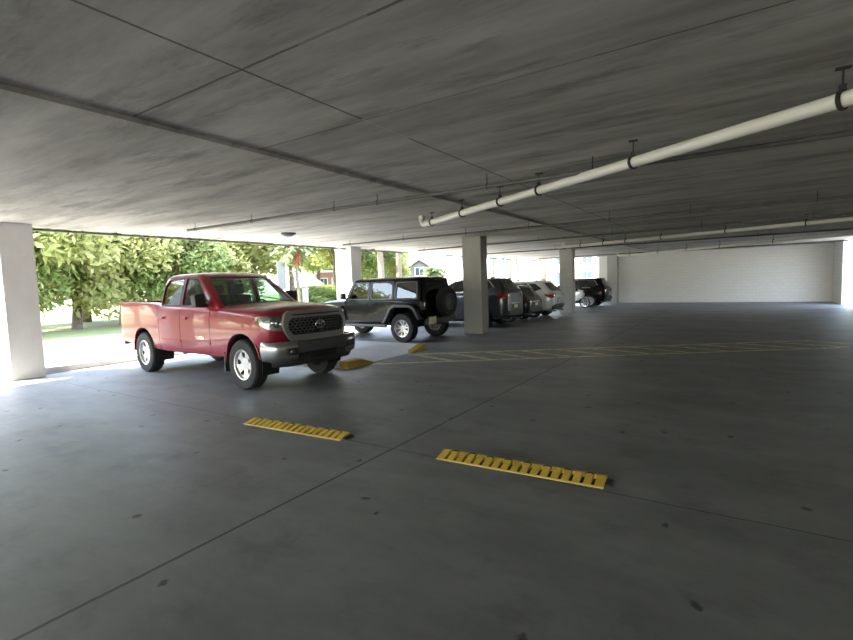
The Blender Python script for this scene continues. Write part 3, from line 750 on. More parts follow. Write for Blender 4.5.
        h_ = MB(); plate(h_, rpoly([(.42*sg, 1.205), (.52*sg, 1.20), (.53*sg, 1.15), (.43*sg, 1.08)], .02), on(f, .015), .006, step=.05); h_.build('marker_lamp', 'lamp_in', hl)
        h_ = MB(); plate(h_, P, on(f, .03), .005, step=.07); h_.build('lens', 'lens', hl)
    # bumper: silver ends, grey centre bar, black valance
    def sweep(plan, prof):
        rings = []
        for i, p in enumerate(plan):
            a = Vector(plan[max(i-1, 0)]); b = Vector(plan[min(i+1, len(plan)-1)]); t = (b-a).normalized(); nn = Vector((-t.y, t.x))
            rings.append([(p[0]-nn.x*o, p[1]-nn.y*o, z) for o, z in prof])
        return rings
    endp = [(.60, 1.0), (.66, 1.005), (.76, .995), (.86, .95), (.94, .86), (.985, .74), (1.0, .66), (1.008, .57)]
    cenp = [(1.008, .58), (1.03, .3), (1.035, .15), (1.04, 0), (1.035, -.15), (1.03, -.3), (1.008, -.58)]
    pr = [(.07, .815), (.0, .82), (-.018, .80), (-.03, .70), (-.022, .58), (-.005, .52), (.03, .50), (.07, .53)]
    for sg in (1, -1):
        pl = [(x, y*sg) for x, y in endp]
        pp = [(a*sg, z) for a, z in pr]
        be = MB().grid(sweep(pl, pp)).build('bumper_end', 'gun' if False else 'chrome', T, ang=50); be.data.materials[0] = M_['gun2']
        fb = MB(); fb.prism(rpoly([(.56, .60), (.80, .60), (.80, .72), (.58, .73)], .03), 0, .90, 1.005) if False else None
        def fl_(u, v, w, sg=sg): 
            return (1.035-.30*max(0, abs(u)-.60)**1.6*2.2+w, u, v)
        ff = MB(); plate(ff, rpoly([(.60*sg, .60), (.79*sg, .60), (.80*sg, .715), (.60*sg, .715)], .02), lambda u, v, w: (1.036-.35*max(0, abs(u)-.57)**1.5+w, u, v), .02, step=.05); fo = ff.build('fog_lamp_bezel', 'plastic', T)
        MB().lathe([(0, .012), (.03, .010), (.038, 0), (.04, -.02), (0, -.02)], 16, 0, (1.05-.35*(.13)**1.5, .70*sg, .66), closed=False).build('fog_lamp', 'lamp_in', fo)
    prc = [(.07, .795), (0, .80), (-.02, .78), (-.03, .70), (-.02, .625), (.03, .61), (.07, .62)]
    MB().grid(sweep(cenp, prc)).build('bumper_center', 'dgrey', T, ang=50)
    vp = [(.74, .93), (.86, .86), (.95, .72), (.985, .5), (1.0, .25), (1.005, 0), (1.0, -.25), (.985, -.5), (.95, -.72), (.86, -.86), (.74, -.93)]
    prv = [(.06, .66), (0, .66), (-.005, .58), (.0, .48), (.04, .41), (.09, .40), (.10, .5)]
    MB().grid(sweep(vp, prv)).build('valance', 'plastic', T, ang=50)
    MB().prism(rpoly([(-.30, .50), (.30, .50), (.34, .62), (-.34, .62)], .03), 0, .99, 1.012).build('lower_intake', 'dark', T)
    # mirrors, handles, mouldings, badge, tail
    for sg in (1, -1):
        m_ = MB(); m_.prism(rpoly([(.98*sg, 1.36), (1.18*sg, 1.38), (1.20*sg, 1.60), (.99*sg, 1.62)], .05), 0, -1.22, -1.06); mi = m_.build('mirror', 'plastic', T, bevel=.02)
        MB().prism([(.88*sg, 1.36), (1.02*sg, 1.38), (1.02*sg, 1.44), (.88*sg, 1.43)], 0, -1.19, -1.10).build('mirror_arm', 'plastic', mi, bevel=.01)
        MB().prism(rpoly([(1.01*sg, 1.40), (1.16*sg, 1.41), (1.175*sg, 1.58), (1.01*sg, 1.59)], .03), 0, -1.226, -1.219).build('mirror_glass', 'chrome', mi)
        f = caster(tb, 'side', sg)
        for xx in (-1.88, -2.80):
            h_ = MB(); plate(h_, rpoly([(xx-.10, 1.14), (xx+.10, 1.14), (xx+.10, 1.18), (xx-.10, 1.18)], .015), on(f, .012), .022, step=.1); h_.build('door_handle', 'red', T)
        for a, b in ((-1.02, -2.03), (-2.11, -2.90)):
            h_ = MB(); plate(h_, rpoly([(a, .70), (b, .69), (b, .735), (a+.06, .745)], .015), on(f, .001), .014, step=.12); h_.build('door_moulding', 'red', T)
        yb_ = f(-1.33, .82, .004)[1]
        mt = Matrix.Translation((-1.33, yb_+sg*.002, .815))@Matrix.Rotation(PI if sg > 0 else 0, 4, 'Z')@Matrix.Rotation(PI/2, 4, 'X')
        text_mesh('badge', 'TUNDRA', .075, .004, 'chrome', T, mt)
        h_ = MB(); fe = caster(tb, 'end', -1); plate(h_, rpoly([(.80*sg, 1.08), (.96*sg, 1.08), (.96*sg, 1.41), (.80*sg, 1.41)], .02), on(fe, .003), .014, step=.1); h_.build('tail_light', 'red_lens', T)
    h_ = MB(); plate(h_, rpoly([(-.77, .80), (.77, .80), (.77, 1.41), (-.77, 1.41)], .03), on(fe, .002), .010, step=.2); tg = h_.build('tailgate', 'red', T)
    MB().box(-4.87, -4.83, -.12, .12, 1.24, 1.30).build('tailgate_handle', 'plastic', tg, bevel=.008)
    MB().prism(rpoly([(-4.80, .52), (-4.98, .54), (-4.98, .70), (-4.80, .70)], .03), 1, -.93, .93).build('rear_bumper', 'gun', T, bevel=.02)
    # cabin
    d_ = MB(); d_.prism(rpoly([(-.82, .8), (-.82, 1.34), (-.96, 1.39), (-1.2, 1.33), (-1.25, 1.12), (-1.1, .8)], .04), 1, -.84, .84); d_.build('dashboard', 'seat', T)
    sw = MB(); c = Vector((-1.36, .40, 1.28)); ax = Vector((-.9, 0, .44)).normalized(); b1 = Vector((0, 1, 0)); b2 = ax.cross(b1)
    sw.tube([c+b1*math.cos(2*PI*k/24)*.19+b2*math.sin(2*PI*k/24)*.19 for k in range(25)], .015, 8, False); sw.tube([c-b1*.18, c+b1*.18], .014, 6); sw.tube([c, c-b2*.18 if b2.z > 0 else c+b2*.18], .014, 6); sw.tube([c, c-ax*.22], .03, 8); sw.build('steering_wheel', 'plastic', T)
    for yy in (.40, -.40): seat(T, -1.95, yy, .88, .54)
    seat(T, -2.66, 0, .88, 1.5, name='rear_seat')
    MB().box(-1.52, -1.48, -.09, .09, 1.80, 1.86).build('rear_view_mirror', 'plastic', T, bevel=.01)
    return T
M_['gun2'] = mat('satin_silver', (.30, .30, .30), .24, .9)
tr = pickup((-7.42, 6.30, 0), -.055); tr.scale = (1.04, 1.0, 1.085)

# ------------------------------------------------------------------ black boxy off-roader (x forward, origin under the rear axle)
def offroader(loc, rz):
    T = thing('off_roader', 'black boxy hard-top off-roader with a spare wheel on its tail, parked nose to the trees', 'off-roader', loc, rz)
    R = .405
    prof = [(-.60, .60), (-.60, 1.16), (-.58, 1.19), (2.28, 1.20), (2.30, 1.16), (2.30, .52), (.66, .52), (.56, .62), (.40, .90), (.24, .985), (-.26, .985), (-.42, .90), (-.54, .62)]
    tub = MB().prism(prof, 1, -.785, .785).build('tub', 'black_paint', T, bevel=.018)
    hl = [dict(z=1.16, xf=2.30, xr=-.615, y=.775, bow=.05, rc=.06, bowr=.01), dict(z=1.22, xf=2.27, xr=-.61, y=.77, bow=.05, rc=.06, bowr=.01), dict(z=1.5, xf=2.13, xr=-.58, y=.735, bow=.05, rc=.06, bowr=.01),
          dict(z=1.73, xf=2.0, xr=-.55, y=.705, bow=.05, rc=.07, bowr=.01), dict(z=1.80, xf=1.93, xr=-.52, y=.675, bow=.05, rc=.09, bowr=.01), dict(z=1.835, xf=1.83, xr=-.46, y=.60, bow=.05, rc=.1, bowr=.01)]
    top = house('hard_top', hl, 'black_paint', T, 40); th = bvh(top)
    W3 = [[(1.32, 1.245), (1.32, 1.70), (1.87, 1.70), (2.12, 1.245)], [(.44, 1.245), (.44, 1.70), (1.20, 1.70), (1.20, 1.245)], [(-.43, 1.255), (-.40, 1.685), (.26, 1.685), (.28, 1.255)]]
    cs = []
    for sg in (1, -1):
        f = caster(th, 'side', sg)
        for i, pl in enumerate(W3):
            q = rpoly(pl, .05); m_ = MB(); plate(m_, q, on(f, -.012), .006, step=.15); m_.build('side_window', 'tint', T)
            cs.append(MB().prism(q, 1, sg*.45, sg*1.1))
            cx = sum(a[0] for a in pl)/4; cz = sum(a[1] for a in pl)/4
            qq = rpoly([((a[0]-cx)*1.13+cx, (a[1]-cz)*1.17+cz) for a in pl], .06); m_ = MB(); plate(m_, qq, on(f, .001), .010, [q], step=.15); m_.build('window_frame', 'dgrey', T)
    f = caster(th, 'end', -1); q = rpoly([(-.55, 1.26), (.55, 1.26), (.52, 1.68), (-.52, 1.68)], .05); m_ = MB(); plate(m_, q, on(f, .0), .008, step=.2); m_.build('rear_window', 'privacy', T)
    f = caster(th, 'end', 1); q = rpoly([(-.68, 1.26), (.68, 1.26), (.62, 1.70), (-.62, 1.70)], .05); m_ = MB(); plate(m_, q, on(f, -.012), .006, step=.15); m_.build('windshield', 'tint', T); cs.append(MB().prism(q, 0, 1.72, 2.6))
    inner = MB().grid([ring(z, a, b, y, bow=.03, rc=.05, bowr=.01) for z, a, b, y in ((1.0, 2.22, -.54, .715), (1.22, 2.19, -.54, .71), (1.5, 2.06, -.52, .68), (1.72, 1.94, -.49, .645), (1.77, 1.87, -.46, .60))])
    cut(top, [inner]+cs); smooth(top.data, 40)
    seams = [MB().box(-.50, 2.08, -.71, .71, 1.0, 1.4)]
    for sg in (1, -1):
        for a, b in (((1.25, .60), (1.25, 1.25)), ((.36, 1.0), (.36, 1.25)), ((2.14, .60), (2.14, 1.25)), ((.78, .60), (2.14, .60)), ((.78, .60), (.36, 1.02))):
            seams.append(MB().prism(strip(a, b, .012), 1, sg*.772, sg*.9))
    cut(tub, seams); smooth(tub.data, 30)
    # bonnet, grille, wings
    hr = []
    for x, y, zt in ((2.28, .73, 1.20), (2.5, .70, 1.205), (3.0, .66, 1.19), (3.38, .62, 1.16), (3.44, .60, 1.12)):
        hr.append([(x, -y, .75), (x, -y, zt-.05), (x, -y*.9, zt), (x, 0, zt+.025), (x, y*.9, zt), (x, y, zt-.05), (x, y, .75)])
    MB().grid(hr).build('bonnet', 'black_paint', T, ang=40)
    MB().box(3.42, 3.50, -.60, .60, .66, 1.13).build('grille', 'black_paint', T, bevel=.02)
    for sg in (1, -1):
        MB().lathe([(0, .03), (.07, .025), (.09, 0), (0, -.01)], 20, 0, (3.50, sg*.46, .98), closed=False).build('headlight', 'lamp_in', T)
        fw = [(2.30, .58), (2.42, .92), (2.56, 1.03), (3.38, 1.03), (3.56, .96), (3.66, .80)]
        fi = [(3.58, .80), (3.48, .90), (3.36, .955), (2.60, .955), (2.50, .88), (2.40, .58)]
        MB().prism(fw+fi, 1, sg*.60, sg*.94).build('front_fender', 'dgrey', T, bevel=.015)
        rw_ = [(.72, .53), (.60, .70), (.44, .985), (.28, 1.075), (-.28, 1.075), (-.46, .985), (-.62, .66)]
        ri = [(-.545, .66), (-.41, .91), (-.25, .995), (.25, .995), (.39, .91), (.52, .68), (.62, .53)]
        MB().prism(rw_+ri, 1, sg*.70, sg*.935).build('rear_fender', 'dgrey', T, bevel=.015)
        wheel(T, 0, sg*.80, R, .27, 'jeep', sg, .235); wheel(T, 3.0, sg*.80, R, .27, 'jeep', sg, .235)
        MB().tube([(.60, sg*.86, .46), (2.28, sg*.86, .46)], .045, 10).build('side_step', 'dgrey', T)
        for xx in (.50, 1.36):
            MB().prism(rpoly([(xx, 1.075), (xx+.17, 1.075), (xx+.17, 1.11), (xx, 1.11)], .012), 1, sg*.78, sg*.815).build('door_handle', 'black_paint', T, bevel=.006)
        for xx in (1.17, 2.07):
            for z in (.80, 1.08): MB().box(xx-.02, xx+.10, *sorted((sg*.78, sg*.80)), z-.02, z+.02).build('hinge', 'black_paint', T, bevel=.006)
        mi = MB().prism(rpoly([(.90*sg, 1.24), (1.07*sg, 1.25), (1.07*sg, 1.42), (.90*sg, 1.43)], .03), 0, 2.08, 2.18).build('mirror', 'plastic', T, bevel=.015)
        MB().box(2.11, 2.16, *sorted((.70*sg, .95*sg)), 1.235, 1.275).build('mirror_arm', 'plastic', mi)
        tl = MB().box(-.645, -.58, *sorted((sg*.63, sg*.80)), .93, 1.15).build('tail_light', 'plastic', T, bevel=.012)
        MB().box(-.655, -.64, *sorted((sg*.655, sg*.775)), .96, 1.12).build('lens', 'red_dark', tl, bevel=.006)
    MB().box(-.625, -.595, -.60, .60, .66, 1.18).build('tailgate', 'black_paint', T, bevel=.012)
    MB().box(-.80, -.62, -.66, .70, .50, .66).build('rear_bumper', 'plastic', T, bevel=.03)
    MB().box(3.55, 3.80, -.80, .80, .55, .72).build('front_bumper', 'plastic', T, bevel=.03)
    sw_ = wheel(T, -.82, -.16, R*1.02, .25, 'jeep', 1, .235, zc=1.10); sw_.name = 'spare_wheel'; sw_.rotation_euler = (0, 0, PI/2)
    for ch in sw_.children:
        if ch.name.startswith('rim'): ch.data = ch.data.copy(); ch.data.materials.clear(); ch.data.materials.append(M_['dgrey'])
    MB().box(-.70, -.61, -.25, .10, .95, 1.25).build('spare_carrier', 'plastic', T, bevel=.01)
    lp = MB().box(-.825, -.795, .40, .78, .50, .73).build('plate_holder', 'plastic', T, bevel=.004)
    MB().box(-.832, -.825, .415, .765, .515, .715).build('license_plate', 'plate', lp)
    MB().box(.6, 3.5, -.40, .40, .42, .55).box(-.58, .6, -.35, .35, .45, .62).tube([(0, -.7, .42), (0, .7, .42)], .05).tube([(3, -.7, .42), (3, .7, .42)], .05).box(-.45, .45, -.60, .60, .62, .98).box(2.2, 3.4, -.55, .55, .55, .9).build('chassis', 'dark', T)
    for yy in (.36, -.36): seat(T, .95, yy, .78, .5)
    seat(T, .05, 0, .80, 1.2, name='rear_seat')
    MB().prism(rpoly([(1.78, .8), (1.78, 1.18), (1.88, 1.23), (2.06, 1.20), (2.06, .8)], .03), 1, -.70, .70).build('dashboard', 'seat', T)
    rb = MB()
    for x in (.55, -.30): rb.tube([(x, -.62, 1.0), (x, -.60, 1.62), (x, -.5, 1.70), (x, .5, 1.70), (x, .60, 1.62), (x, .62, 1.0)], .035, 8)
    rb.build('roll_bar', 'plastic', T)
    return T
M_['red_dark'] = mat('dark_red_lens', (.10, .008, .01), .15, 0, .5)
jp = offroader((-8.74, 13.02, 0), PI); jp.scale = (1.09, 1.18, 1.10)

# ------------------------------------------------------------------ crossovers (x forward, origin midway between the axles)
def crossover(name, label, cat, loc, rz, paint, H=1.68, wb=2.7, hw=.92, clad=True, roof_rails='chrome', belt=1.02, tail=.93, rake=.0, trim='chrome', lampm='red_lens', rim='multi', R=.36):
    T = thing(name, label, cat, loc, rz)
    k = H/1.68; f0, r0 = wb/2, -wb/2; xe, xn = r0-tail, f0+.92
    b = belt
    st = [(xe, sec(hw*.74, .42, .50, .66, b-.16, b-.08, .03)), (xe+.07, sec(hw*.88, .34, .42, .66, b-.12, b-.03, .03)), (xe+.28, sec(hw*.97, .30, .38, .66, b-.10, b, .03)),
          (r0, sec(hw, .26, .32, .64, b-.10, b, .03)), (0, sec(hw, .24, .30, .62, b-.12, b-.03, .03)), (f0-.55, sec(hw, .24, .30, .62, b-.13, b-.05, .05)), (f0-.1, sec(hw, .25, .32, .62, b-.16, b-.08, .07)),
          (f0+.4, sec(hw*.97, .28, .36, .60, b-.22, b-.15, .08)), (xn-.15, sec(hw*.86, .30, .38, .56, b-.30, b-.24, .06)), (xn, sec(hw*.68, .36, .44, .56, b-.36, b-.30, .03))]
    body = loft('body', st, paint, T)
    L = [dict(z=b-.06, xf=f0-.42, xr=xe+.06, y=hw*.955, bow=.16, rc=.14, bowr=.05), dict(z=b+.06, xf=f0-.62, xr=xe+.10+rake*.15, y=hw*.93, bow=.16, rc=.14, bowr=.05), dict(z=b+(H-b)*.5, xf=f0-1.08, xr=xe+.26+rake*.5, y=hw*.84, bow=.14, rc=.14, bowr=.05),
         dict(z=b+(H-b)*.83, xf=f0-1.42, xr=xe+.38+rake*.8, y=hw*.755, bow=.13, rc=.14, bowr=.06), dict(z=H-.055, xf=f0-1.56, xr=xe+.40+rake*.9, y=hw*.72, bow=.12, rc=.15, bowr=.07), dict(z=H-.02, xf=f0-1.70, xr=xe+.44+rake, y=hw*.64, bow=.11, rc=.16, bowr=.08)]
    hs_ = house('roof', L, paint, T, 50)
    def both():
        vs = []; ps = []
        for o in (body, hs_):
            n = len(vs); vs += [v.co.copy() for v in o.data.vertices]; ps += [tuple(i+n for i in p.vertices) for p in o.data.polygons]
        return BVHTree.FromPolygons(vs, ps)
    tb = both()
    z0, z1 = b+.045, b+(H-b)*.80
    def xr_(z): return xe+.10+rake*.15+(z-b)/(H-b)*(.30+rake*.8)
    for sg in (1, -1):
        f = caster(tb, 'side', sg)
        xfz = lambda z: f0-.62-(z-b)/(H-b)*.95
        P = [[(xfz(z0)-.02, z0), (xfz(z1)-.05, z1), (-.12, z1+.02), (-.08, z0)], [(-.16, z0), (-.20, z1+.02), (r0+.30, z1), (r0-.02, z0+.03)], [(r0-.08, z0+.03), (r0+.22, z1), (xr_(z1)+.38, z1-.02), (xr_(z0)+.36, z0+.14)]]
        for pl in P:
            m_ = MB(); plate(m_, rpoly(pl, .04), on(f, .001), .008, step=.12); m_.build('side_window', 'privacy', T)
        if trim:
            m_ = MB()
            for a, c in zip(((xr_(z0)+.33, z0+.12), (xr_(z1)+.36, z1+.01)), ((xr_(z1)+.36, z1+.01), (-.1, z1+.045))):
                plate(m_, strip(a, c, .022), on(f, .004), .010, step=.1)
            plate(m_, strip((r0-.05, z0-.005), (xfz(z0)-.05, z0-.02), .018), on(f, .003), .01, step=.1)
            m_.build('window_trim', trim, T)
        for xx in (f0, r0): pass
        for a, c in (((.02, .40), (-.10, z0)), ((f0-.52, .40), (f0-.62, b-.10)), ((r0+.55, .40), (r0+.36, .75)), ((r0+.36, .75), (r0+.0, z0))):
            m_ = MB(); plate(m_, strip(a, c, .010), on(f, -.004), .0055, step=.1); m_.build('door_seam', 'dark', T)
        for xx in (-.30, f0-1.45):
            m_ = MB(); plate(m_, rpoly([(xx-.1, b-.15), (xx+.1, b-.14), (xx+.1, b-.11), (xx-.1, b-.12)], .012), on(f, .01), .022, step=.1); m_.build('door_handle', paint, T)
        m_ = MB().prism(rpoly([(hw*.92*sg, b-.02), (hw*1.13*sg, b+.0), (hw*1.13*sg, b+.13), (hw*.93*sg, b+.14)], .03), 0, f0-.88, f0-.74); m_.build('mirror', paint, T, bevel=.02)
        # rear lamps wrap the corner
        dg_ = (-.75, .66*sg); fd = caster(tb, 'diag', diag=dg_)
        dd = Vector((dg_[0], dg_[1])).normalized(); t = Vector((-dd.y, dd.x))
        ua = t.dot(Vector((xe+.40, hw*.97*sg))); ub_ = t.dot(Vector((xe+.03, hw*.48*sg)))
        um = ua+(ub_-ua)*.45
        m_ = MB(); plate(m_, rpoly([(ua, b-.04), (um, b+.0), (ub_, b-.06), (ub_, b-.17), (um, b-.24), (ua+(ub_-ua)*.1, b-.14)], .03), on(fd, .003), .014, step=.06); tl = m_.build('tail_light', lampm, T)
        m_ = MB(); plate(m_, strip((um, b-.10), (ub_-(ub_-ua)*.08, b-.105), .035), on(fd, .015), .006, step=.05); m_.build('reverse_lamp', 'lamp_in', tl)
        # front lamps
        dg_ = (.8, .6*sg); ff = caster(tb, 'diag', diag=dg_); dd = Vector(dg_).normalized(); t = Vector((-dd.y, dd.x))
        ua = t.dot(Vector((f0+.45, hw*.95*sg))); ub_ = t.dot(Vector((xn-.02, hw*.5*sg)))
        m_ = MB(); plate(m_, rpoly([(ua, b-.20), (ub_, b-.34), (ub_, b-.44), (ua+(ub_-ua)*.2, b-.34)], .02), on(ff, .003), .014, step=.06); m_.build('headlight', 'lamp_in', T)
        for xx in (f0, r0):
            liner(MB(), xx, R*1.0, R*1.12, sg*.50, sg*hw*.90).build('wheel_well', 'dark', T)
    seams = []
    for sg in (1, -1):
        for xx in (f0, r0): seams.append(cyl_y(xx, R, R*1.125, sg*.52, sg*1.3))
    cut(body, seams); smooth(body.data, 40)
    for sg in (1, -1):
        for xx in (f0, r0):
            if clad: arch(MB(), xx, R, R*1.10, sg*hw*.90, sg*(hw*1.0), .07, -12, 192).build('arch_cladding', 'plastic', T)
            wheel(T, xx, sg*(hw-.13), R, .225, rim, sg, R*.66)
        if clad: MB().box(r0+R*1.1, f0-R*1.1, *sorted((sg*(hw-.03), sg*(hw*1.0))), .28, .43).build('sill_cladding', 'plastic', T, bevel=.02)
        if roof_rails:
            rl = MB(); yy = hw*.66*sg; rl.tube([(f0-1.72, yy, H-.04), (f0-1.80, yy, H+.035), (xe+.72+rake, yy, H+.035), (xe+.60+rake, yy, H-.04)], .018, 8)
            rl.build('roof_rail', roof_rails, T)
    fe = caster(tb, 'end', -1)
    m_ = MB(); plate(m_, rpoly([(-hw*.70, b+.08), (hw*.70, b+.08), (hw*.60, b+(H-b)*.80), (-hw*.60, b+(H-b)*.80)], .06), on(fe, .002), .008, step=.12); m_.build('rear_window', 'privacy', T)
    m_ = MB(); plate(m_, rpoly([(-hw*.80, .36), (hw*.80, .36), (hw*.86, .52), (hw*.6, .60), (-hw*.6, .60), (-hw*.86, .52)], .04), on(fe, .002), .03, step=.1); m_.build('rear_bumper', 'plastic', T)
    m_ = MB(); plate(m_, rpoly([(-.26, .68), (.26, .68), (.26, .82), (-.26, .82)], .02), on(fe, .001), .008, step=.1); ph = m_.build('plate_recess', 'plastic', T)
    m_ = MB(); plate(m_, [(-.15, .69), (.15, .69), (.15, .80), (-.15, .80)], on(fe, .012), .006, step=.1); m_.build('license_plate', 'plate', ph)
    m_ = MB(); plate(m_, strip((-.40, .86), (.40, .86), .025), on(fe, .004), .014, step=.1); m_.build('tailgate_trim', trim or 'plastic', T)
    MB().prism(rpoly([(xe+.36+rake, H-.05), (xe+.36+rake, H-.01), (xe+.70+rake, H+.005), (xe+.70+rake, H-.05)], .015), 1, -hw*.60, hw*.60).build('roof_spoiler', paint, T, bevel=.008)
    ff = caster(tb, 'end', 1)
    m_ = MB(); plate(m_, rpoly([(-hw*.76, b+.05), (hw*.76, b+.05), (hw*.62, b+(H-b)*.80), (-hw*.62, b+(H-b)*.80)], .06), on(ff, .002), .008, step=.12); m_.build('windshield', 'privacy', T)
    m_ = MB(); plate(m_, rpoly([(-.42, .50), (.42, .50), (.5, .66), (-.5, .66)], .03), on(ff, .002), .012, step=.1); m_.build('grille', 'plastic', T)
    for yy in (.55, -.55): MB().tube([(xe+.30, yy, .30), (xe-.01, yy, .30)], .035, 10).build('exhaust', 'chrome', T)
    MB().box(r0-.5, f0+.5, -.45, .45, .20, .34).tube([(r0, -.75, R), (r0, .75, R)], .05).tube([(f0, -.75, R), (f0, .75, R)], .05).build('underbody', 'dark', T)
    return T
def park(rear_x, y, sc, wb=2.7, tail=.93): return (rear_x-sc*(wb/2+tail), y, 0)
c = crossover('crossover', 'dark grey crossover parked behind the nearest grey column, red lamp showing beside it', 'car', park(-7.4, 17.8, 1.09), PI, 'grey_paint', H=1.78, belt=1.27, clad=False, roof_rails='plastic'); c.scale = (1.09,)*3
c = crossover('crossover', 'charcoal crossover squeezed between the dark grey and the white crossovers', 'car', park(-7.5, 20.4, 1.03), PI, 'char_paint', H=1.56, belt=.98, rake=.12, roof_rails=None, lampm='red_dark'); c.scale = (1.03,)*3
c = crossover('crossover', 'white crossover with black lower cladding and black roof rails', 'car', park(-7.28, 22.95, 1.08), PI, 'white_paint_car', H=1.64, belt=1.10, rake=.16, roof_rails='plastic', trim=None); c.scale = (1.08,)*3
c = crossover('crossover', 'black sport utility parked last before the pale block wall', 'car', park(-7.0, 32.0, 1.06), PI, 'black_paint', H=1.72, belt=1.12, hw=.96, wb=2.85, clad=False, roof_rails=None, lampm='red_dark'); c.scale = (1.06,)*3

# ------------------------------------------------------------------ white motorcycle (x forward)
def motorcycle(loc, rz):
    T = thing('motorcycle', 'white motorcycle with bare silver rims half hidden by the second grey column', 'motorcycle', loc, rz)
    R = .31
    for x, w in ((.70, .11), (-.72, .16)):
        t = MB().lathe([(R*.76, -w*.4), (R*.9, -w*.5), (R*.98, -w*.3), (R, 0), (R*.98, w*.3), (R*.9, w*.5), (R*.76, w*.4)], 36, 1).build('wheel', 'tire', T); t.location = (x, 0, R)
        r = MB().lathe([(R*.80, -w*.42), (R*.80, w*.42), (R*.68, w*.36), (R*.66, 0), (R*.68, -w*.36)], 32, 1)
        for k in range(5):
            a = 2*PI*k/5; r.tube([(0, 0, 0), (R*.70*math.cos(a), 0, R*.70*math.sin(a))], .018, 6)
        r.lathe([(0, -.05), (.05, -.05), (.05, .05), (0, .05)], 14, 1, closed=False); o = r.build('rim', 'alloy', t)
        MB().lathe([(.06, .06), (.15, .06), (.15, .066), (.06, .066)], 24, 1).build('brake_disc', 'brake', t)
    fk = MB()
    for y in (-.09, .09): fk.tube([(.70, y, R), (.46, y, .92)], .025, 8)
    fk.build('fork', 'alloy', T)
    MB().prism(rpoly([(.46, R+.20), (.62, R+.36), (.86, R+.30), (.98, R+.10), (.94, R+.12), (.82, R+.34), (.64, R+.33)], .02), 1, -.07, .07).build('front_mudguard', 'white_paint_car', T, bevel=.01)
    MB().prism(rpoly([(.30, .42), (.62, .62), (.66, .88), (.60, 1.02), (.42, 1.10), (.22, .92), (-.06, .60), (.0, .40)], .05), 1, -.19, .19).build('fairing', 'white_paint_car', T, bevel=.05)
    MB().prism(rpoly([(.56, 1.02), (.42, 1.10), (.36, 1.28), (.40, 1.28)], .02), 1, -.14, .14).build('windscreen', 'tint', T, bevel=.01)
    MB().prism(rpoly([(.62, .86), (.70, .88), (.66, .98), (.58, 1.0)], .02), 1, -.10, .10).build('headlight', 'lamp_in', T, bevel=.02)
    MB().prism(rpoly([(.28, .74), (.26, .96), (.10, 1.0), (-.14, .86), (-.14, .74)], .06), 1, -.15, .15).build('fuel_tank', 'white_paint_car', T, bevel=.05)
    MB().prism(rpoly([(-.12, .74), (-.12, .84), (-.42, .80), (-.46, .90), (-.90, .96), (-.90, .88), (-.5, .74)], .03), 1, -.13, .13).build('seat', 'plastic', T, bevel=.03)
    MB().prism(rpoly([(-.40, .66), (-.46, .80), (-.98, .92), (-1.02, .88), (-.7, .76)], .03), 1, -.11, .11).build('tail', 'white_paint_car', T, bevel=.02)
    MB().box(-1.03, -.99, -.07, .07, .86, .91).build('tail_light', 'red_lens', T, bevel=.008)
    MB().prism(rpoly([(.30, .32), (.34, .62), (-.20, .68), (-.24, .34), (0, .24)], .05), 1, -.16, .16).build('engine', 'dgrey', T, bevel=.03)
    MB().tube([(-.10, .08, .45), (-.72, .08, R)], .03, 8).tube([(-.10, -.08, .45), (-.72, -.08, R)], .03, 8).build('swingarm', 'alloy', T)
    MB().tube([(.10, -.14, .30), (-.35, -.17, .30), (-.85, -.19, .48)], [.03, .035, .05], 10).build('exhaust', 'chrome', T)
    hb = MB().tube([(.40, -.36, .98), (.46, -.16, 1.02), (.46, .16, 1.02), (.40, .36, .98)], .016, 8); o = hb.build('handlebar', 'plastic', T)
    for y in (-.30, .30):
        MB().tube([(.42, y, 1.0), (.40, y*1.05, 1.16)], .008, 6).build('mirror_stalk', 'plastic', o)
        MB().box(.385, .41, y*1.05-.06, y*1.05+.06, 1.14, 1.22).build('mirror', 'plastic', o, bevel=.008)
    MB().tube([(0, .10, .28), (-.05, .28, .0)], .012, 6).build('side_stand', 'iron', T)
    return T
mo = motorcycle((-8.65, 29.95, 0), -.08); mo.scale = (1.06,)*3

# ------------------------------------------------------------------ outside: lane, hedge, trees, palms, buildings
struct('road', MB().box(-23.5, -19.5, -60, 200, -.3, -.012), 'asphalt', 'pale lane running past under the trees outside', 'road', sm=False)
rng = random.Random(11)
def crown_mesh(seed, n, clumps, rx, rz, ls):
    r = random.Random(seed); mb = MB(); cl = []
    for _ in range(clumps):
        a = r.uniform(0, 2*PI); q = math.sqrt(r.random()); h = r.uniform(-1, 1)
        cl.append((q*math.cos(a)*rx*math.sqrt(1-h*h*.7)*.85, q*math.sin(a)*rx*math.sqrt(1-h*h*.7)*.85, h*rz*.8, r.uniform(.25, .45)*rx))
    for _ in range(n):
        cx, cy, cz, cr = r.choice(cl); d = Vector((r.gauss(0, 1), r.gauss(0, 1), r.gauss(0, 1))).normalized()*cr*r.random()**.4
        p = Vector((cx, cy, cz))+d; u = Vector((r.gauss(0, 1), r.gauss(0, 1), r.gauss(0, 1))).normalized(); v = u.orthogonal().normalized(); s_ = ls*r.uniform(.6, 1.3)
        mb.add([p-u*s_, p+v*s_*.45, p+u*s_, p-v*s_*.45], [(0, 1, 2, 3)])
    me = bpy.data.meshes.new('crown'); me.from_pydata([tuple(v) for v in mb.v], [], mb.f); return me
CR = [crown_mesh(k, 8000, 30, 2.6, 2.3, .15) for k in range(3)]
CR += [m.copy() for m in CR]
for k, m in enumerate(CR): m.materials.append(M_['leaf'] if k < 3 else M_['leaf2'])
TL = ['yellow-green leafy tree in the sunlit row beyond the open side', 'mid-green leafy tree in the sunlit row beyond the open side']
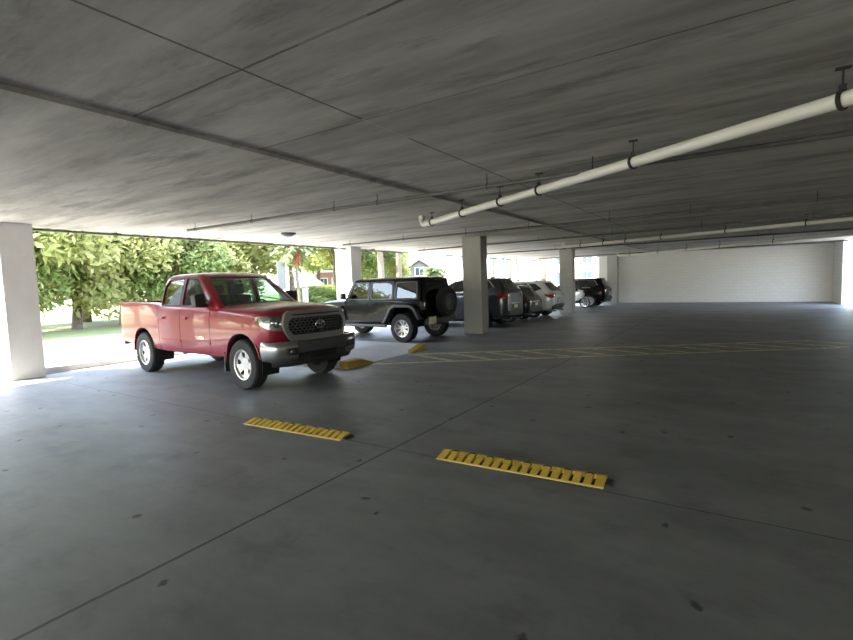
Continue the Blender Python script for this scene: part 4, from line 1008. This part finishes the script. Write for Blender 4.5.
def trunk_mesh(h, r0):
    t = MB(); t.tube([(0, 0, 0), (.05, .03, h*.35), (-.04, .05, h*.7), (.02, 0, h)], [r0*1.3, r0, r0*.8, r0*.5], 10)
    for k in range(5):
        a = 2*PI*k/5; t.tube([(-.02, .04, h*(.55+.06*k)), (.7*math.cos(a), .7*math.sin(a), h*(.75+.06*k)), (1.4*math.cos(a), 1.4*math.sin(a), h*(.9+.08*k))], [r0*.5, r0*.32, r0*.12], 6)
    return t
TM = trunk_mesh(4.0, .16).mesh('trunk'); TM.materials.append(M_['bark'])
def tree(x, y, base, sc, k, zs=1.0):
    T = thing('tree', TL[k//3], 'tree', (x, y, -.02), rng.uniform(0, 6), 'leafy trees beyond the open side'); 
    o = bpy.data.objects.new('crown', CR[k]); COL.objects.link(o); o.parent = T; o.location = (0, 0, base+2.3*sc*zs); o.scale = (sc, sc, sc*zs)
    o = bpy.data.objects.new('trunk', TM); COL.objects.link(o); o.parent = T; o.scale = (sc, sc, (base+2.3*sc)/4.2)
y = -36
while y < 8: tree(rng.uniform(-33, -27), y, rng.uniform(.8, 1.6), rng.uniform(1.25, 1.6), rng.choice((0, 1, 2, 0, 1, 2, 3, 4))); y += 4.4
y = 8.5
while y < 23.6: tree(rng.uniform(-31, -28.5), y, rng.uniform(.8, 1.3), rng.uniform(1.1, 1.35), rng.choice((0, 1, 2, 3, 5))); y += 2.6
y = 10
while y < 30: tree(rng.uniform(-39, -36), y, 1.2, 1.6, rng.choice((3, 4, 5, 0, 1))); y += 4.2
for x, y, b, sc, k in ((-31, 27.2, 3.5, 1.25, 0), (-31, 32.5, 4.0, 1.2, 1), (-33, 25.0, 3.4, 1.3, 2), (-35, 36.5, 4.4, 1.2, 2), (-29, 35.5, 2.2, 1.05, 3), (-44, 43, 3.8, 1.5, 4), (-44, 37, 4.4, 1.4, 1),
                       (-30, 38.5, 1.2, 1.0, 0), (-36, 44, 1.0, 1.5, 3), (-40, 50, 2.2, 1.5, 1), (-33, 43.0, 2.6, .9, 2), (-60, 62, 1, 2.2, 3), (-66, 74, 1, 2.4, 4)): tree(x, y, b, sc, k)
# hedge, bollard, board, palms
hd = crown_mesh(21, 7000, 40, 1.0, 1.0, .11); hd.materials.append(M_['leaf2'])
h_ = bpy.data.objects.new('hedge', hd); COL.objects.link(h_); h_.location = (-31.5, 31.2, .85); h_.scale = (1.0, 3.6, 1.0); tag(h_, 'clipped low hedge in front of the pale gabled house', 'hedge')
T = thing('bollard', 'short white post standing before the low hedge', 'post', (-29.6, 27.3, -.02)); MB().box(-.16, .16, -.16, .16, 0, 1.72).build('post', 'white_wall', T, bevel=.02); MB().box(-.2, .2, -.2, .2, 1.70, 1.80).build('cap', 'white_wall', T, bevel=.02)
T = thing('sign_board', 'tall narrow pale grey board on a post in front of the yellow-green trees', 'sign', (-24, 20.25, -.02))
MB().box(-.04, .04, -.30, .30, 1.75, 3.50).build('board', 'conduit', T, bevel=.01); MB().box(-.06, -.0401, -.05, .05, 0, 3.45).build('post', 'conduit', T)
def palm(x, y, h, r, label, dead=False, mt='bark'):
    T = thing('palm_tree', label, 'palm tree', (x, y, -.02), rng.uniform(0, 6))
    n = 14; MB().tube([(.06*math.sin(k*.5), .04*math.sin(k*.4), h*k/n) for k in range(n+1)], [r*(1.15-.25*k/n)+(.012 if k % 2 else 0) for k in range(n+1)], 12).build('trunk', mt, T)
    if dead:
        db = MB(); rr = random.Random(3)
        for k in range(46):
            a = rr.uniform(0, 2*PI); z = h-rr.uniform(.05, .95); db.tube([(.08*math.cos(a), .08*math.sin(a), z), (.22*math.cos(a), .22*math.sin(a), z+.02), (.30*math.cos(a), .30*math.sin(a), z-.35)], [.05, .04, .01], 5)
        db.build('dead_fronds', 'rust', T)
    fr = MB(); rr = random.Random(5)
    for k in range(22):
        a = 2*PI*k/22+rr.uniform(-.1, .1); el = rr.uniform(-.3, 1.0); L = rr.uniform(1.3, 1.9)
        pts = []
        for i in range(7):
            t = i/6; rad = L*t*math.cos(el*(1-t*.4)); z = h+L*t*math.sin(el)-1.1*t*t
            pts.append(Vector((rad*math.cos(a), rad*math.sin(a), z)))
        sd_ = Vector((-math.sin(a), math.cos(a), 0))
        for i in range(6):
            for s2 in (-1, 1):
                p, q = pts[i], pts[i+1]; w = .38*math.sin(PI*(i+.7)/7)
                fr.add([p, q, q+sd_*s2*w+Vector((0, 0, -.14)), p+(q-p)*.4+sd_*s2*w+Vector((0, 0, -.14))], [(0, 1, 2, 3)])
    fr.build('fronds', 'leaf3', T, sm=False); return T
palm(-24.2, 21.75, 4.45, .09, 'slender palm with a rust-brown collar of dead fronds above the pickup', True)
palm(-24, 30.25, 6.4, .24, 'stout palm trunk above the front of the off-roader roof', False, 'bark')
palm(-24, 32.65, 6.6, .22, 'second stout palm trunk, farther along the off-roader roof')
palm(-24, 38.2, 3.0, .16, 'short palm with low dark spreading fronds before the white building')
for x, y, r in ((-24, 51.1, .20), (-24, 56.1, .17), (-24, 58.4, .14)):
    palm(x, y, 7.5, r, {51.1: 'pale slender palm just right of the nearest grey column', 56.1: 'slim palm trunk above the dark grey crossover roof', 58.4: 'thinnest palm trunk above the charcoal crossover'}[y])
def window(T, x0, x1, z0, z1, y, ny=-1, fm='white_wall'):
    """window on a wall facing -Y"""
    f = MB().box(x0-.09, x1+.09, y-.06, y+.02, z0-.09, z1+.09).build('window', fm, T, sm=False)
    g = MB()
    nx = 2
    for i in range(nx): g.box(x0+(x1-x0)*i/nx+.03, x0+(x1-x0)*(i+1)/nx-.03, y-.075, y-.055, z0, z1)
    g.build('pane', 'pane', f, sm=False)
# pale gabled house
T = thing('house', 'pale gabled house glimpsed under the trees above the pickup hood', 'house', (-43, 39.4, -.02), .72); T.scale = (.62, .62, .9)
MB().prism([(-3.2, 0), (3.2, 0), (3.2, 2.5), (0, 4.2), (-3.2, 2.5)], 1, 0, 6).build('wall', 'white_wall', T, sm=False)
MB().prism([(-3.5, 2.38), (0, 4.24), (3.5, 2.38), (3.5, 2.52), (0, 4.40), (-3.5, 2.52)], 1, -.3, 6.3).build('roof', 'stucco', T, sm=False)
window(T, -1.9, -.9, 1.0, 2.1, 0); window(T, .9, 1.9, 1.0, 2.1, 0)
# brick building
T = thing('brick_building', 'red brick building with white windows left of the sunlit white column', 'building', (-45.5, 44.0, -.02), .75)
MB().box(0, 9, 0, 7, 0, 3.7).build('wall', 'brick', T, sm=False); MB().box(-.2, 9.2, -.2, 7.2, 3.7, 3.95).build('parapet', 'white_wall', T, sm=False)
for x in (.5, 2.0, 3.7, 5.4, 7.2): window(T, x, x+.85, 1.5, 2.9, 0)
MB().box(3.2, 9.0, -2.0, 0, 2.6, 2.85).build('porch_roof', 'roofing', T, sm=False)
for x in (3.4, 6.1, 8.8): MB().box(x-.1, x+.1, -1.9, -1.7, 0, 2.6).build('porch_post', 'white_wall', T, sm=False)
# grey house
T = thing('grey_house', 'small grey house with a dark gable seen over the off-roader roof', 'house', (-36.2, 54, -.02), .45)
MB().prism([(-2.6, 0), (2.6, 0), (2.6, 3.2), (0, 4.9), (-2.6, 3.2)], 1, 0, 6).build('wall', 'roofing', T, sm=False)
MB().prism([(-3.0, 3.05), (0, 5.0), (3.0, 3.05), (3.0, 3.25), (0, 5.2), (-3.0, 3.25)], 1, -.4, 6.3).build('roof', 'conduit', T, sm=False)
window(T, -.6, .6, 3.0, 4.0, 0); window(T, -1.8, -.8, 1.0, 2.2, 0); window(T, .8, 1.8, 1.0, 2.2, 0)
# white balcony building
T = thing('white_building', 'white building with a solid balcony wall beside the nearest grey column', 'building', (-40.6, 66, -.02))
MB().box(0, 13, 0, 9, 0, 10).build('wall', 'white_wall', T, sm=False); MB().box(1, 12.8, -1.6, 0, 0, 3.6).build('balcony', 'white_wall', T, sm=False)
for x in (1.5, 4.0, 6.5, 9.0, 11.0): window(T, x, x+1.4, 4.2, 6.4, 0, fm='white_wall')
# cream apartment block closing the view down the row
T = thing('apartment_block', 'sunlit cream apartment block seen beyond the row of crossovers', 'building', (-31.5, 80, -.02))
MB().box(0, 22, 0, 10, 0, 12).build('wall', 'stucco', T, sm=False)
for x in (.6, 5.0, 9.4, 13.8, 18.2):
    window(T, x+.6, x+2.2, 1.0, 3.0, 0); window(T, x+.6, x+2.2, 4.4, 6.6, 0)
for x in (4.2, 8.6, 13.0, 17.4): MB().box(x, x+.5, -.5, .0, 0, 12).build('pilaster', 'stucco', T, sm=False)
for x, y, l in ((-21.7, 62, 'brown square timber post behind the white crossover'), (-14.9, 63.6, 'brown square timber post behind the black sport utility')):
    T = thing('timber_post', l, 'post', (x, y, -.02)); MB().box(-.3, .3, -.3, .3, 0, 7).build('post', 'bark', T, sm=False); MB().box(-.42, .42, -.42, .42, 0, .5).build('base', 'stucco', T, sm=False)
